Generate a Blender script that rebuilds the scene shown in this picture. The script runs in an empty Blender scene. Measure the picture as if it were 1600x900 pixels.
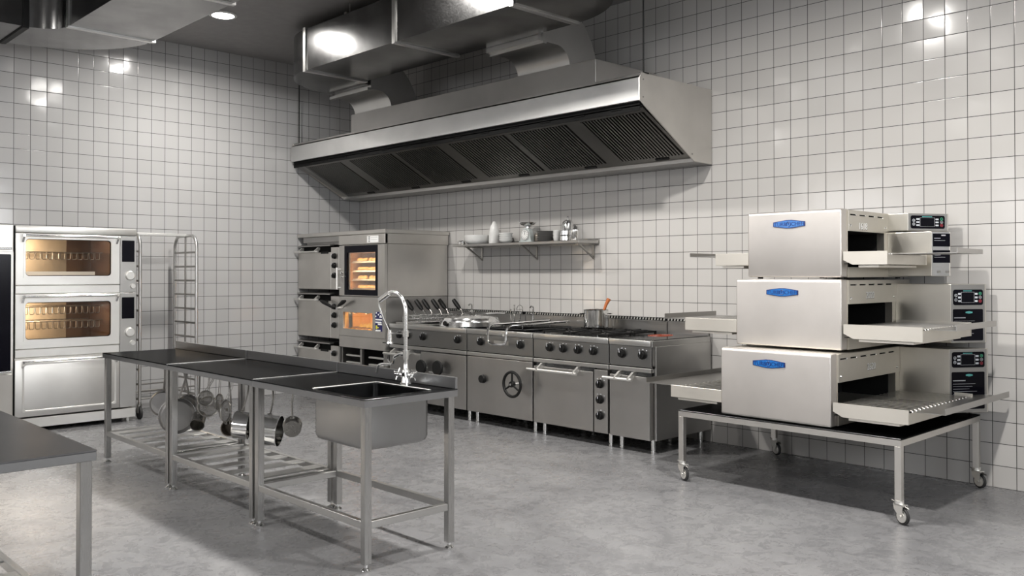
EXPOSURE = 0.30
import bpy, bmesh, math, random
from mathutils import Vector, Matrix, Quaternion
random.seed(7)
PI = math.pi
SC = bpy.context.scene
COL = SC.collection

# ---------------------------------------------------------------- mesh builder
class MB:
    def __init__(s):
        s.v = []; s.f = []; s.m = []; s.mi = 0
    def add(s, vs, fs):
        n = len(s.v)
        s.v += [tuple(v) for v in vs]
        for f in fs:
            s.f.append(tuple(n + i for i in f)); s.m.append(s.mi)
        return s
    def box(s, x0, x1, y0, y1, z0, z1, b=0.0, seg=1):
        if x0 > x1: x0, x1 = x1, x0
        if y0 > y1: y0, y1 = y1, y0
        if z0 > z1: z0, z1 = z1, z0
        if b <= 0:
            return s.add([(x0,y0,z0),(x1,y0,z0),(x1,y1,z0),(x0,y1,z0),(x0,y0,z1),(x1,y0,z1),(x1,y1,z1),(x0,y1,z1)],
                         [(0,3,2,1),(4,5,6,7),(0,1,5,4),(1,2,6,5),(2,3,7,6),(3,0,4,7)])
        b = min(b, .49*min(x1-x0, y1-y0, z1-z0))
        bm = bmesh.new(); bmesh.ops.create_cube(bm, size=1)
        for v in bm.verts:
            v.co = Vector(((x0+x1)/2+v.co.x*(x1-x0), (y0+y1)/2+v.co.y*(y1-y0), (z0+z1)/2+v.co.z*(z1-z0)))
        bmesh.ops.bevel(bm, geom=bm.edges[:], offset=b, segments=seg, affect='EDGES', profile=.5)
        s.bm(bm); bm.free(); return s
    def bm(s, bm, M=None):
        bm.verts.ensure_lookup_table(); bm.verts.index_update()
        s.add([(M @ v.co if M else v.co) for v in bm.verts], [[v.index for v in f.verts] for f in bm.faces])
        return s
    def cyl(s, p0, p1, r, r2=None, n=16, caps=True):
        p0 = Vector(p0); p1 = Vector(p1); r2 = r if r2 is None else r2
        d = (p1-p0).normalized(); a = d.orthogonal().normalized(); c = d.cross(a)
        vs = []
        for p, q in ((p0, r), (p1, r2)):
            for i in range(n):
                t = 2*PI*i/n; vs.append(p + a*(q*math.cos(t)) + c*(q*math.sin(t)))
        fs = [(i, (i+1) % n, n+(i+1) % n, n+i) for i in range(n)]
        if caps: fs += [tuple(reversed(range(n))), tuple(range(n, 2*n))]
        return s.add(vs, fs)
    def tube(s, pts, r, n=8, closed=False):
        pts = [Vector(p) for p in pts]; k = len(pts); vs = []; fs = []
        prev = None
        for i, p in enumerate(pts):
            if closed: t = pts[(i+1) % k]-pts[i-1]
            else: t = pts[min(i+1, k-1)]-pts[max(i-1, 0)]
            t.normalize()
            if prev is None: a = t.orthogonal().normalized()
            else:
                a = prev - t*prev.dot(t)
                a = a.normalized() if a.length > 1e-6 else t.orthogonal().normalized()
            prev = a; c = t.cross(a)
            rr = r[i] if isinstance(r, (list, tuple)) else r
            for j in range(n):
                q = 2*PI*j/n; vs.append(p+a*(rr*math.cos(q))+c*(rr*math.sin(q)))
        for i in range(k if closed else k-1):
            i2 = (i+1) % k
            for j in range(n):
                fs.append((i*n+j, i*n+(j+1) % n, i2*n+(j+1) % n, i2*n+j))
        if not closed: fs += [tuple(reversed(range(n))), tuple(range((k-1)*n, k*n))]
        return s.add(vs, fs)
    def lathe(s, o, prof, n=24, M=None):
        o = Vector(o); vs = []; fs = []; k = len(prof)
        for (r, z) in prof:
            for j in range(n):
                q = 2*PI*j/n; p = Vector((r*math.cos(q), r*math.sin(q), z))
                if M: p = M @ p
                vs.append(o+p)
        for i in range(k-1):
            for j in range(n):
                fs.append((i*n+j, i*n+(j+1) % n, (i+1)*n+(j+1) % n, (i+1)*n+j))
        if prof[0][0] > 1e-4: fs.append(tuple(reversed(range(n))))
        if prof[-1][0] > 1e-4: fs.append(tuple(range((k-1)*n, k*n)))
        return s.add(vs, fs)
    def prism(s, poly, ax, a, b):
        # polygon of 2D points in the other two axes, pushed along ax
        def P(u, v, w):
            return {'x': (w, u, v), 'y': (u, w, v), 'z': (u, v, w)}[ax]
        n = len(poly)
        vs = [P(u, v, a) for u, v in poly]+[P(u, v, b) for u, v in poly]
        fs = [tuple(range(n)), tuple(reversed(range(n, 2*n)))]+[(i, n+i, n+(i+1) % n, (i+1) % n) for i in range(n)]
        return s.add(vs, fs)
    def ring(s, u0, u1, v0, v1, hu0, hu1, hv0, hv1, r, d0, d1, plane='xz', k=5):
        # plate with a rounded rectangular hole; d0 is the visible face
        P = (lambda u, v, d: (u, d, v)) if plane == 'xz' else ((lambda u, v, d: (d, u, v)) if plane == 'yz' else (lambda u, v, d: (u, v, d)))
        cs = [(hu0+r, hv0+r, PI), (hu1-r, hv0+r, 1.5*PI), (hu1-r, hv1-r, 0), (hu0+r, hv1-r, .5*PI)]
        outc = [(u0, v0), (u1, v0), (u1, v1), (u0, v1)]
        inner = []
        for (cu, cv, a0) in cs:
            inner.append([(cu+r*math.cos(a0+.5*PI*j/k), cv+r*math.sin(a0+.5*PI*j/k)) for j in range(k+1)])
        n0 = len(s.v); vs = []; fs = []
        for d in (d0, d1):
            for c in outc: vs.append(P(c[0], c[1], d))
            for row in inner:
                for p in row: vs.append(P(p[0], p[1], d))
        half = 4+4*(k+1)
        for h in (0, half):
            for c in range(4):
                b = h+4+c*(k+1)
                for j in range(k): fs.append((h+c, b+j, b+j+1))
                c2 = (c+1) % 4; b2 = h+4+c2*(k+1)
                fs.append((h+c, b+k, b2, h+c2))
        m = 4*(k+1)
        for i in range(m):
            a = 4+i; b = 4+(i+1) % m; fs.append((a, b, b+half, a+half))
        for i in range(4):
            a = i; b = (i+1) % 4; fs.append((a, b, b+half, a+half))
        return s.add(vs, fs)
    def rrect(s, cu, cv, w, h, r, d0, d1, plane='xz', k=4):
        pts = []
        for sx, sy, a0 in ((1, 1, 0), (-1, 1, .5*PI), (-1, -1, PI), (1, -1, 1.5*PI)):
            for j in range(k+1):
                a = a0+.5*PI*j/k
                pts.append((cu+sx*(w/2-r)+r*math.cos(a), cv+sy*(h/2-r)+r*math.sin(a)))
        return s.prism(pts, {'xz': 'y', 'yz': 'x', 'xy': 'z'}[plane], d0, d1)
    def xform(s, M, start=0):
        for i in range(start, len(s.v)): s.v[i] = tuple(M @ Vector(s.v[i]))
        return s
    def build(s, name, mat, parent=None, smooth=True, label=None, bevel=0.0):
        off = wloc(parent) if parent else Vector((0, 0, 0))
        me = bpy.data.meshes.new(name)
        me.from_pydata([tuple(Vector(v)-off) for v in s.v], [], s.f)
        mats = mat if isinstance(mat, (list, tuple)) else [mat]
        for m in mats: me.materials.append(m)
        for p, i in zip(me.polygons, s.m): p.material_index = i
        bm = bmesh.new(); bm.from_mesh(me); bmesh.ops.recalc_face_normals(bm, faces=bm.faces[:]); bm.to_mesh(me); bm.free()
        if smooth:
            me.shade_smooth(); me.set_sharp_from_angle(angle=math.radians(32))
        o = bpy.data.objects.new(name, me); COL.objects.link(o)
        if parent: o.parent = parent
        if label: o['label'] = label
        if bevel:
            md = o.modifiers.new('edge', 'BEVEL'); md.width = bevel; md.segments = 2; md.limit_method = 'ANGLE'
        return o

def wloc(o):
    L = Vector((0, 0, 0))
    while o: L += Vector(o.location); o = o.parent
    return L
def thing(name, label, cat, loc=(0, 0, 0), group=None):
    o = bpy.data.objects.new(name, None); COL.objects.link(o)
    o.empty_display_size = .05; o.location = loc
    o['label'] = label; o['category'] = cat
    if group: o['group'] = group
    return o
def tag(o, label, cat, group=None):
    o['label'] = label; o['category'] = cat
    if group: o['group'] = group
    return o
def struct(o):
    o['kind'] = 'structure'; return o
def dup(root, loc, label, group=None, rot=None):
    r = root.copy(); COL.objects.link(r); r.location = loc
    if rot: r.rotation_euler = rot
    r['label'] = label
    if group: r['group'] = group
    def rec(src, dst):
        for ch in list(src.children):
            c = ch.copy(); COL.objects.link(c); c.parent = dst; rec(ch, c)
    rec(root, r)
    return r
def arc(c, r, a0, a1, n, plane='xz', d=0.0):
    out = []
    for i in range(n+1):
        a = a0+(a1-a0)*i/n; u = c[0]+r*math.cos(a); v = c[1]+r*math.sin(a)
        out.append({'xz': (u, d, v), 'yz': (d, u, v), 'xy': (u, v, d)}[plane])
    return out
_txt = {}
def text_mesh(body, size, ext=.0006):
    cu = bpy.data.curves.new('txt', 'FONT'); cu.body = body; cu.size = size; cu.extrude = ext
    cu.align_x = 'CENTER'; cu.align_y = 'CENTER'; cu.resolution_u = 3
    o = bpy.data.objects.new('txt', cu); COL.objects.link(o)
    dg = bpy.context.evaluated_depsgraph_get(); me = bpy.data.meshes.new_from_object(o.evaluated_get(dg))
    vs = [v.co.copy() for v in me.vertices]; fs = [tuple(p.vertices) for p in me.polygons]
    bpy.data.objects.remove(o); bpy.data.curves.remove(cu); bpy.data.meshes.remove(me)
    return vs, fs
def put_text(mb, body, size, M, ext=.0006):
    vs, fs = text_mesh(body, size, ext); mb.add([M @ v for v in vs], fs); return mb

# ---------------------------------------------------------------- materials
def nmat(name):
    m = bpy.data.materials.new(name); m.use_nodes = True
    nt = m.node_tree; nt.nodes.clear()
    out = nt.nodes.new('ShaderNodeOutputMaterial'); b = nt.nodes.new('ShaderNodeBsdfPrincipled')
    nt.links.new(b.outputs[0], out.inputs[0])
    return m, nt, b, out
def N(nt, typ, **kw):
    n = nt.nodes.new(typ)
    for k, v in kw.items(): setattr(n, k, v)
    return n
def math_n(nt, op, a, b=None, c=None):
    n = N(nt, 'ShaderNodeMath', operation=op)
    for i, x in enumerate((a, b, c)):
        if x is None: continue
        if isinstance(x, (int, float)): n.inputs[i].default_value = x
        else: nt.links.new(x, n.inputs[i])
    return n.outputs[0]
def mapping(nt, scale=(1, 1, 1), src='Object', loc=(0, 0, 0)):
    tc = N(nt, 'ShaderNodeTexCoord'); mp = N(nt, 'ShaderNodeMapping')
    mp.inputs['Scale'].default_value = scale; mp.inputs['Location'].default_value = loc
    nt.links.new(tc.outputs[src], mp.inputs[0]); return mp.outputs[0]
def ramp(nt, fac, stops):
    r = N(nt, 'ShaderNodeValToRGB'); e = r.color_ramp.elements
    e[0].position, e[0].color = stops[0][0], (*stops[0][1], 1)
    e[1].position, e[1].color = stops[-1][0], (*stops[-1][1], 1)
    for p, c in stops[1:-1]:
        x = e.new(p); x.color = (*c, 1)
    nt.links.new(fac, r.inputs[0]); return r.outputs[0]
def steel(name, col=(.55, .55, .54), rough=.3, brush='x', var=.025, bump=.0, cloud=0.0, aniso=0.0, edge=None):
    m, nt, b, out = nmat(name)
    sc = {'x': (1.5, 120, 120), 'y': (120, 1.5, 120), 'z': (120, 120, 1.5), 'xy': (6, 6, 90), None: (30, 30, 30)}[brush]
    nz = N(nt, 'ShaderNodeTexNoise'); nz.inputs['Scale'].default_value = 3; nz.inputs['Detail'].default_value = 3
    nt.links.new(mapping(nt, sc), nz.inputs[0])
    r = N(nt, 'ShaderNodeMapRange'); r.inputs['To Min'].default_value = rough-var; r.inputs['To Max'].default_value = rough+var
    nt.links.new(nz.outputs[0], r.inputs[0]); nt.links.new(r.outputs[0], b.inputs['Roughness'])
    n2 = N(nt, 'ShaderNodeTexNoise'); n2.inputs['Scale'].default_value = 2.2; n2.inputs['Detail'].default_value = 4
    nt.links.new(mapping(nt, (1, 1, 1)), n2.inputs[0])
    lo = tuple(c*(1-.06-cloud) for c in col); hi = tuple(min(1, c*(1.05+cloud)) for c in col)
    nt.links.new(ramp(nt, n2.outputs[0], [(.35, lo), (.65, hi)]), b.inputs['Base Color'])
    b.inputs['Metallic'].default_value = 1
    if edge is not None: b.inputs['Specular Tint'].default_value = (edge, edge, edge, 1)
    if aniso: b.inputs['Anisotropic'].default_value = aniso
    if bump:
        bp = N(nt, 'ShaderNodeBump'); bp.inputs['Strength'].default_value = bump; bp.inputs['Distance'].default_value = .002
        nt.links.new(nz.outputs[0], bp.inputs['Height']); nt.links.new(bp.outputs[0], b.inputs['Normal'])
    return m
def plain(name, col, rough=.5, metal=0.0, spec=.5, coat=0.0, nvar=.06, scale=12):
    m, nt, b, out = nmat(name)
    nz = N(nt, 'ShaderNodeTexNoise'); nz.inputs['Scale'].default_value = scale; nz.inputs['Detail'].default_value = 3
    nt.links.new(mapping(nt), nz.inputs[0])
    lo = tuple(c*(1-nvar) for c in col); hi = tuple(min(1, c*(1+nvar)) for c in col)
    nt.links.new(ramp(nt, nz.outputs[0], [(.3, lo), (.7, hi)]), b.inputs['Base Color'])
    b.inputs['Roughness'].default_value = rough; b.inputs['Metallic'].default_value = metal
    b.inputs['Specular IOR Level'].default_value = spec; b.inputs['Coat Weight'].default_value = coat
    return m
def emit(name, col, strength):
    m, nt, b, out = nmat(name)
    b.inputs['Base Color'].default_value = (0, 0, 0, 1); b.inputs['Roughness'].default_value = .4
    b.inputs['Emission Color'].default_value = (*col, 1); b.inputs['Emission Strength'].default_value = strength
    return m
def glass(name, tint=(1, 1, 1), refl=.12):
    m, nt, b, out = nmat(name); nt.nodes.remove(b)
    t = N(nt, 'ShaderNodeBsdfTransparent'); t.inputs[0].default_value = (*tint, 1)
    g = N(nt, 'ShaderNodeBsdfGlossy'); g.inputs['Roughness'].default_value = .03; g.inputs[0].default_value = (.9, .9, .9, 1)
    mx = N(nt, 'ShaderNodeMixShader'); fr = N(nt, 'ShaderNodeFresnel'); fr.inputs[0].default_value = 1.45
    a = math_n(nt, 'MULTIPLY', fr.outputs[0], refl/.04)
    nt.links.new(math_n(nt, 'MINIMUM', a, .6), mx.inputs[0])
    nt.links.new(t.outputs[0], mx.inputs[1]); nt.links.new(g.outputs[0], mx.inputs[2]); nt.links.new(mx.outputs[0], out.inputs[0])
    return m
def tiles(name, au, off, base, ts=.15):
    # glazed square tiles with dark joints; au = axis that runs along the wall
    m, nt, b, out = nmat(name)
    tc = N(nt, 'ShaderNodeTexCoord'); sp = N(nt, 'ShaderNodeSeparateXYZ'); nt.links.new(tc.outputs['Object'], sp.inputs[0])
    u = math_n(nt, 'DIVIDE', math_n(nt, 'ADD', sp.outputs[au], off+30*ts), ts)
    v = math_n(nt, 'DIVIDE', math_n(nt, 'ADD', sp.outputs['Z'], 0.0), ts)
    def edge(t):
        f = math_n(nt, 'FRACT', t); return math_n(nt, 'MINIMUM', f, math_n(nt, 'SUBTRACT', 1.0, f))
    d = math_n(nt, 'MINIMUM', edge(u), edge(v))
    def step(lo, hi):
        n = N(nt, 'ShaderNodeMapRange', interpolation_type='SMOOTHSTEP')
        n.inputs['From Min'].default_value = lo; n.inputs['From Max'].default_value = hi
        nt.links.new(d, n.inputs[0]); return n.outputs[0]
    mask = step(.010, .019)
    cell = N(nt, 'ShaderNodeCombineXYZ'); nt.links.new(math_n(nt, 'FLOOR', u), cell.inputs[0]); nt.links.new(math_n(nt, 'FLOOR', v), cell.inputs[1])
    wn = N(nt, 'ShaderNodeTexWhiteNoise', noise_dimensions='3D'); nt.links.new(cell.outputs[0], wn.inputs[0])
    c1 = ramp(nt, wn.outputs['Value'], [(0, tuple(x*.965 for x in base)), (.5, base), (1, tuple(min(1, x*1.03) for x in base))])
    mx = N(nt, 'ShaderNodeMix', data_type='RGBA'); nt.links.new(mask, mx.inputs[0])
    mx.inputs[6].default_value = (.028, .026, .024, 1); nt.links.new(c1, mx.inputs[7]); nt.links.new(mx.outputs[2], b.inputs['Base Color'])
    rr = N(nt, 'ShaderNodeMapRange'); rr.inputs['To Min'].default_value = .8; rr.inputs['To Max'].default_value = .13
    nt.links.new(mask, rr.inputs[0]); nt.links.new(rr.outputs[0], b.inputs['Roughness'])
    # tiles are set by hand: each faces a hair differently and its glaze waves a little
    nz = N(nt, 'ShaderNodeTexNoise'); nz.inputs['Scale'].default_value = 4.5; nz.inputs['Detail'].default_value = 1; nt.links.new(tc.outputs['Object'], nz.inputs[0])
    bp = N(nt, 'ShaderNodeBump'); bp.inputs['Strength'].default_value = .12; bp.inputs['Distance'].default_value = .012
    h = math_n(nt, 'ADD', math_n(nt, 'MULTIPLY', step(.008, .03), .25), nz.outputs[0]); nt.links.new(h, bp.inputs['Height'])
    s1 = N(nt, 'ShaderNodeVectorMath', operation='SUBTRACT'); nt.links.new(wn.outputs['Color'], s1.inputs[0]); s1.inputs[1].default_value = (.5, .5, .5)
    s2 = N(nt, 'ShaderNodeVectorMath', operation='SCALE'); nt.links.new(s1.outputs[0], s2.inputs[0]); s2.inputs['Scale'].default_value = .034
    s3 = N(nt, 'ShaderNodeVectorMath', operation='ADD'); nt.links.new(bp.outputs[0], s3.inputs[0]); nt.links.new(s2.outputs[0], s3.inputs[1])
    s4 = N(nt, 'ShaderNodeVectorMath', operation='NORMALIZE'); nt.links.new(s3.outputs[0], s4.inputs[0]); nt.links.new(s4.outputs[0], b.inputs['Normal'])
    b.inputs['Specular IOR Level'].default_value = .5
    return m
def concrete(name):
    m, nt, b, out = nmat(name)
    n1 = N(nt, 'ShaderNodeTexNoise'); n1.inputs['Scale'].default_value = 1.1; n1.inputs['Detail'].default_value = 6; n1.inputs['Roughness'].default_value = .62; n1.inputs['Distortion'].default_value = .9
    n2 = N(nt, 'ShaderNodeTexNoise'); n2.inputs['Scale'].default_value = 9; n2.inputs['Detail'].default_value = 9; n2.inputs['Roughness'].default_value = .72; n2.inputs['Distortion'].default_value = .9
    vo = N(nt, 'ShaderNodeTexNoise'); vo.inputs['Scale'].default_value = 2.4; vo.inputs['Detail'].default_value = 9; vo.inputs['Roughness'].default_value = .58; vo.inputs['Distortion'].default_value = 2.8
    for n in (n1, n2, vo): nt.links.new(mapping(nt), n.inputs[0])
    c1 = ramp(nt, n1.outputs[0], [(.3, (.125, .125, .130)), (.5, (.165, .165, .170)), (.72, (.21, .21, .213))])
    c2 = ramp(nt, n2.outputs[0], [(.30, (.86, .86, .865)), (.48, (1, 1, 1)), (.68, (1.04, 1.04, 1.04))])
    # trowel scratches: thin ridges of a noise field
    rid = math_n(nt, 'ABSOLUTE', math_n(nt, 'SUBTRACT', vo.outputs[0], .5))
    c3 = ramp(nt, rid, [(.0, (.66, .66, .67)), (.012, (1, 1, 1)), (1, (1, 1, 1))])
    rid2 = math_n(nt, 'ABSOLUTE', math_n(nt, 'SUBTRACT', n2.outputs[0], .56))
    c4 = ramp(nt, rid2, [(.0, (1.28, 1.28, 1.28)), (.02, (1, 1, 1)), (1, (1, 1, 1))])
    cur = c1
    for c in (c2, c3, c4):
        mx = N(nt, 'ShaderNodeMix', data_type='RGBA', blend_type='MULTIPLY'); mx.inputs[0].default_value = .8
        nt.links.new(cur, mx.inputs[6]); nt.links.new(c, mx.inputs[7]); cur = mx.outputs[2]
    nt.links.new(cur, b.inputs['Base Color'])
    rr = N(nt, 'ShaderNodeMapRange'); rr.inputs['From Min'].default_value = .3; rr.inputs['From Max'].default_value = .7; rr.inputs['To Min'].default_value = .16; rr.inputs['To Max'].default_value = .42
    nt.links.new(n2.outputs[0], rr.inputs[0]); nt.links.new(rr.outputs[0], b.inputs['Roughness'])
    bp = N(nt, 'ShaderNodeBump'); bp.inputs['Strength'].default_value = .25; bp.inputs['Distance'].default_value = .004
    nt.links.new(n2.outputs[0], bp.inputs['Height']); nt.links.new(bp.outputs[0], b.inputs['Normal'])
    b.inputs['Specular IOR Level'].default_value = .6
    return m

M = {}
M['tile_back'] = tiles('glazed tile back', 'X', -.014, (.53, .515, .495))
M['tile_left'] = tiles('glazed tile left', 'Y', 0.0, (.51, .505, .50))
M['floor'] = concrete('polished concrete')
M['ceiling'] = plain('dark ceiling paint', (.28, .27, .265), .55)
M['steel'] = steel('brushed steel', (.56, .555, .54), .32, 'x')
M['steel_z'] = steel('brushed steel upright', (.46, .455, .445), .28, 'z')
M['steel_dark'] = steel('dark worktop steel', (.115, .117, .12), .22, None, .01, edge=.12)
M['steel_table'] = steel('grey worktop steel', (.24, .24, .245), .28, None, .01, edge=.45)
M['tap'] = steel('tap chrome', (.88, .88, .87), .20, None)
M['steel_mid'] = steel('grey front steel', (.46, .45, .435), .34, 'x')
M['steel_light'] = steel('pale satin steel', (.82, .81, .78), .38, 'x', .03)
M['steel_soft'] = steel('soft satin steel', (.66, .64, .605), .38, 'x', .03)
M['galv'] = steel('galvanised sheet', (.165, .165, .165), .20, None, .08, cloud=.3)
M['galv_shaded'] = steel('galvanised sheet shaded underside', (.13, .13, .13), .35, None, .05, cloud=.15)  # darker copy of the duct sheet, underside shade put into its colour
M['apron'] = steel('table edge steel', (.36, .363, .37), .30, 'x')
M['fascia'] = steel('hood fascia steel', (.84, .84, .83), .42, 'x')
M['bright_lid'] = steel('polished lid steel', (.86, .86, .85), .16, None)
M['console'] = steel('console steel', (.30, .30, .295), .30, 'x')
M['chrome'] = steel('polished chrome', (.78, .78, .77), .10, None, .03)
M['dull'] = steel('dull rack steel', (.36, .35, .33), .32, None)
M['filter'] = steel('filter steel', (.19, .185, .175), .34, None)
M['black'] = plain('black plastic', (.008, .008, .008), .5, spec=.22)
M['black_matt'] = plain('matt black recess', (.01, .01, .01), .8, spec=.1)
M['black_gloss'] = plain('black glass panel', (.004, .004, .007), .16, spec=.12)
M['ceramic_black'] = plain('black hob', (.008, .008, .008), .14)
M['rubber'] = plain('black rubber', (.018, .018, .018), .65)
M['white_cer'] = plain('white china', (.72, .72, .70), .2, coat=.3)
M['white'] = plain('white enamel', (.85, .85, .83), .4)
M['mint'] = plain('pale scale enamel', (.50, .54, .53), .3)
M['wood'] = plain('spoon wood', (.45, .13, .035), .5)
M['bread'] = plain('baked crust', (.80, .46, .18), .5, nvar=.35, scale=30)
M['cavity'] = plain('oven enamel lining', (.34, .28, .21), .35, nvar=.12, scale=4)
M['cavity_shade'] = steel('oven cavity shade brown', (.16, .09, .05), .45, None)  # brown that paints in the dark right end of the oven cavities
M['rust_back'] = plain('brown oven back', (.22, .11, .05), .6, nvar=.2)
M['orange_back'] = plain('amber oven lining', (.85, .50, .13), .6, nvar=.15, scale=5)
M['glass'] = glass('oven glass', (.95, .92, .88), .05)
M['glass_dark'] = glass('smoked oven glass', (.55, .5, .45))
M['blue'] = plain('badge blue', (.010, .125, .40), .25, coat=.3)
M['navy'] = plain('badge dark blue', (.004, .02, .13), .3)
M['teal'] = plain('panel teal', (.10, .42, .40), .4)
M['grey_key'] = plain('pale key', (.62, .64, .68), .4)
M['green'] = plain('green key', (.05, .40, .22), .4)
M['red'] = plain('red key', (.45, .04, .06), .4)
M['txt_grey'] = plain('print grey', (.45, .45, .48), .5)
M['label_yellow'] = plain('label yellow', (.65, .62, .06), .5)
M['label_navy'] = plain('label navy', (.015, .015, .09), .5)
M['hot'] = emit('glowing element', (1.0, .16, .06), .22)
M['lamp'] = emit('lamp lens', (1, .97, .92), 60)
M['flame'] = emit('flames', (1.0, .50, .06), 1.1)
M['pane_fill'] = emit('window fill light', (.95, .97, 1.0), 9)  # glow of the added window panes
M['pane_fill_dim'] = emit('dull window fill light', (.97, .97, 1.0), 3.2)
# ---------------------------------------------------------------- the room
RX, RY, RZ = 12.2, -9.6, 4.035
struct(MB().box(-.2, RX+.2, RY-.2, .2, -.12, 0).build('floor', M['floor'], smooth=False))
struct(MB().box(-.2, RX+.2, RY-.2, .2, RZ, RZ+.12).build('ceiling', M['ceiling'], smooth=False))
struct(MB().box(0, RX, 0, .15, 0, RZ).build('wall_back', M['tile_back'], smooth=False))
struct(MB().box(-.15, 0, RY, .15, 0, RZ).build('wall_left', M['tile_left'], smooth=False))
M['plaster'] = plain('pale grey plaster', (.42, .415, .40), .6)
struct(MB().box(RX, RX+.15, RY, .15, 0, RZ).build('wall_right', M['plaster'], smooth=False))
struct(MB().box(0, RX, RY-.15, RY, 0, RZ).build('wall_front', M['plaster'], smooth=False))
def window(n, plane, c, w, z0, z1):  # unseen windows, added so their glowing panes fill the room with light
    f = MB()
    if plane == 'yz': f.ring(c-w/2, c+w/2, z0, z1, c-w/2+.06, c+w/2-.06, z0+.06, z1-.06, .004, RX-.05, RX-.001, 'yz', 1)
    else: f.ring(c-w/2, c+w/2, z0, z1, c-w/2+.06, c+w/2-.06, z0+.06, z1-.06, .004, RY+.05, RY+.001, 'xz', 1)
    o = struct(f.build('window_%d' % n, M['white'], smooth=False))
    p = MB()
    if plane == 'yz': p.box(RX-.02, RX-.004, c-w/2+.06, c+w/2-.06, z0+.06, z1-.06)
    else: p.box(c-w/2+.06, c+w/2-.06, RY+.004, RY+.02, z0+.06, z1-.06)
    p.build('pane', M['pane_fill' if plane == 'yz' else 'pane_fill_dim'], o, smooth=False)
window(1, 'yz', -1.9, 1.5, 1.6, 3.2)
window(2, 'yz', -5.2, 1.5, 1.6, 3.2)
window(3, 'xz', 2.2, 1.8, 1.5, 3.2)
window(4, 'xz', 5.6, 1.8, 1.5, 3.2)
window(5, 'xz', 9.0, 1.8, 1.5, 3.2)

# recessed ceiling lights: a row along y = -2.6 (one of them in view), another behind the camera's side
def downlight(x, y, power, label, col=(1, .965, .92), spread=165):
    t = thing('ceiling_light', label, 'ceiling light', (x, y, RZ), 'round downlights in the ceiling')
    MB().lathe((x, y, RZ), [(.105, -.001), (.135, -.001), (.135, -.012), (.105, -.016), (.105, -.001)], 32).build('trim', M['white'], t)
    MB().lathe((x, y, RZ-.010), [(0, 0), (.104, 0), (.104, .008), (0, .008)], 32).build('lens', M['lamp'], t)
    L = bpy.data.lights.new('downlight', 'AREA'); L.shape = 'DISK'; L.size = .16; L.energy = power; L.color = col; L.spread = math.radians(spread)
    o = bpy.data.objects.new('lamp', L); COL.objects.link(o); o.parent = t; o.location = (0, 0, -.03)
downlight(1.42, -2.557, 50, 'round downlight in the dark ceiling between the two metal ducts')
for x, y, p, w in ((3.85, -2.64, 65, 'over the worktables'), (6.29, -2.72, 98, 'over the sink'), (8.73, -2.80, 112, 'over the oven stack aisle')):
    downlight(x, y, p, 'round downlight in the ceiling ' + w)
for x, w in ((2.2, 'near the left ovens'), (5.4, 'in the middle of the room'), (8.6, 'beside the camera')):
    downlight(x, -6.6, 60, 'round downlight in the ceiling ' + w)
downlight(3.5, -6.0, 42, 'round warm downlight in the ceiling above the foreground table', (1, .87, .70), 52)
# ---------------------------------------------------------------- exhaust hood over the range
H = thing('exhaust_hood', 'long stainless steel extractor hood over the cooking range', 'extractor hood', (2.7, -.5, 2.42))
HX0, HX1 = .03, 5.42
side = [(-.006, 2.405), (-.006, 3.055), (-.985, 3.055), (-1.01, 3.01), (-1.01, 2.83), (-.26, 2.41)]
MB().prism(side, 'x', HX1-.012, HX1).build('side_panel', M['steel_soft'], H, bevel=.003)
MB().prism(side, 'x', HX0, HX0+.012).build('side_panel', M['steel_soft'], H)
m = MB().box(HX0+.012, HX1-.012, -.985, -.006, 3.03, 3.05)
m.box(HX0+.012, HX1-.012, -.022, -.006, 2.46, 3.03)
m.build('top_panel', M['steel_mid'], H)
MB().box(HX0+.001, HX1-.001, -1.016, -.99, 2.828, 3.012, .004).build('front_fascia', M['fascia'], H)
m = MB().box(HX0+.02, HX1-.02, -.985, -.975, 2.755, 2.83)
m.box(HX0+.02, HX1-.02, -.985, -.93, 2.79, 2.80)
for i in range(13): m.box(.3+i*.4, .42+i*.4, -.992, -.98, 2.782, 2.79)
m.build('grease_channel', M['black_matt'], H)
m = MB().prism([(-.006, 2.405), (-.262, 2.408), (-.262, 2.452), (-.252, 2.452), (-.252, 2.42), (-.006, 2.42)], 'x', HX0+.012, HX1-.012)
m.build('rear_gutter', M['steel_mid'], H)
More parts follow.
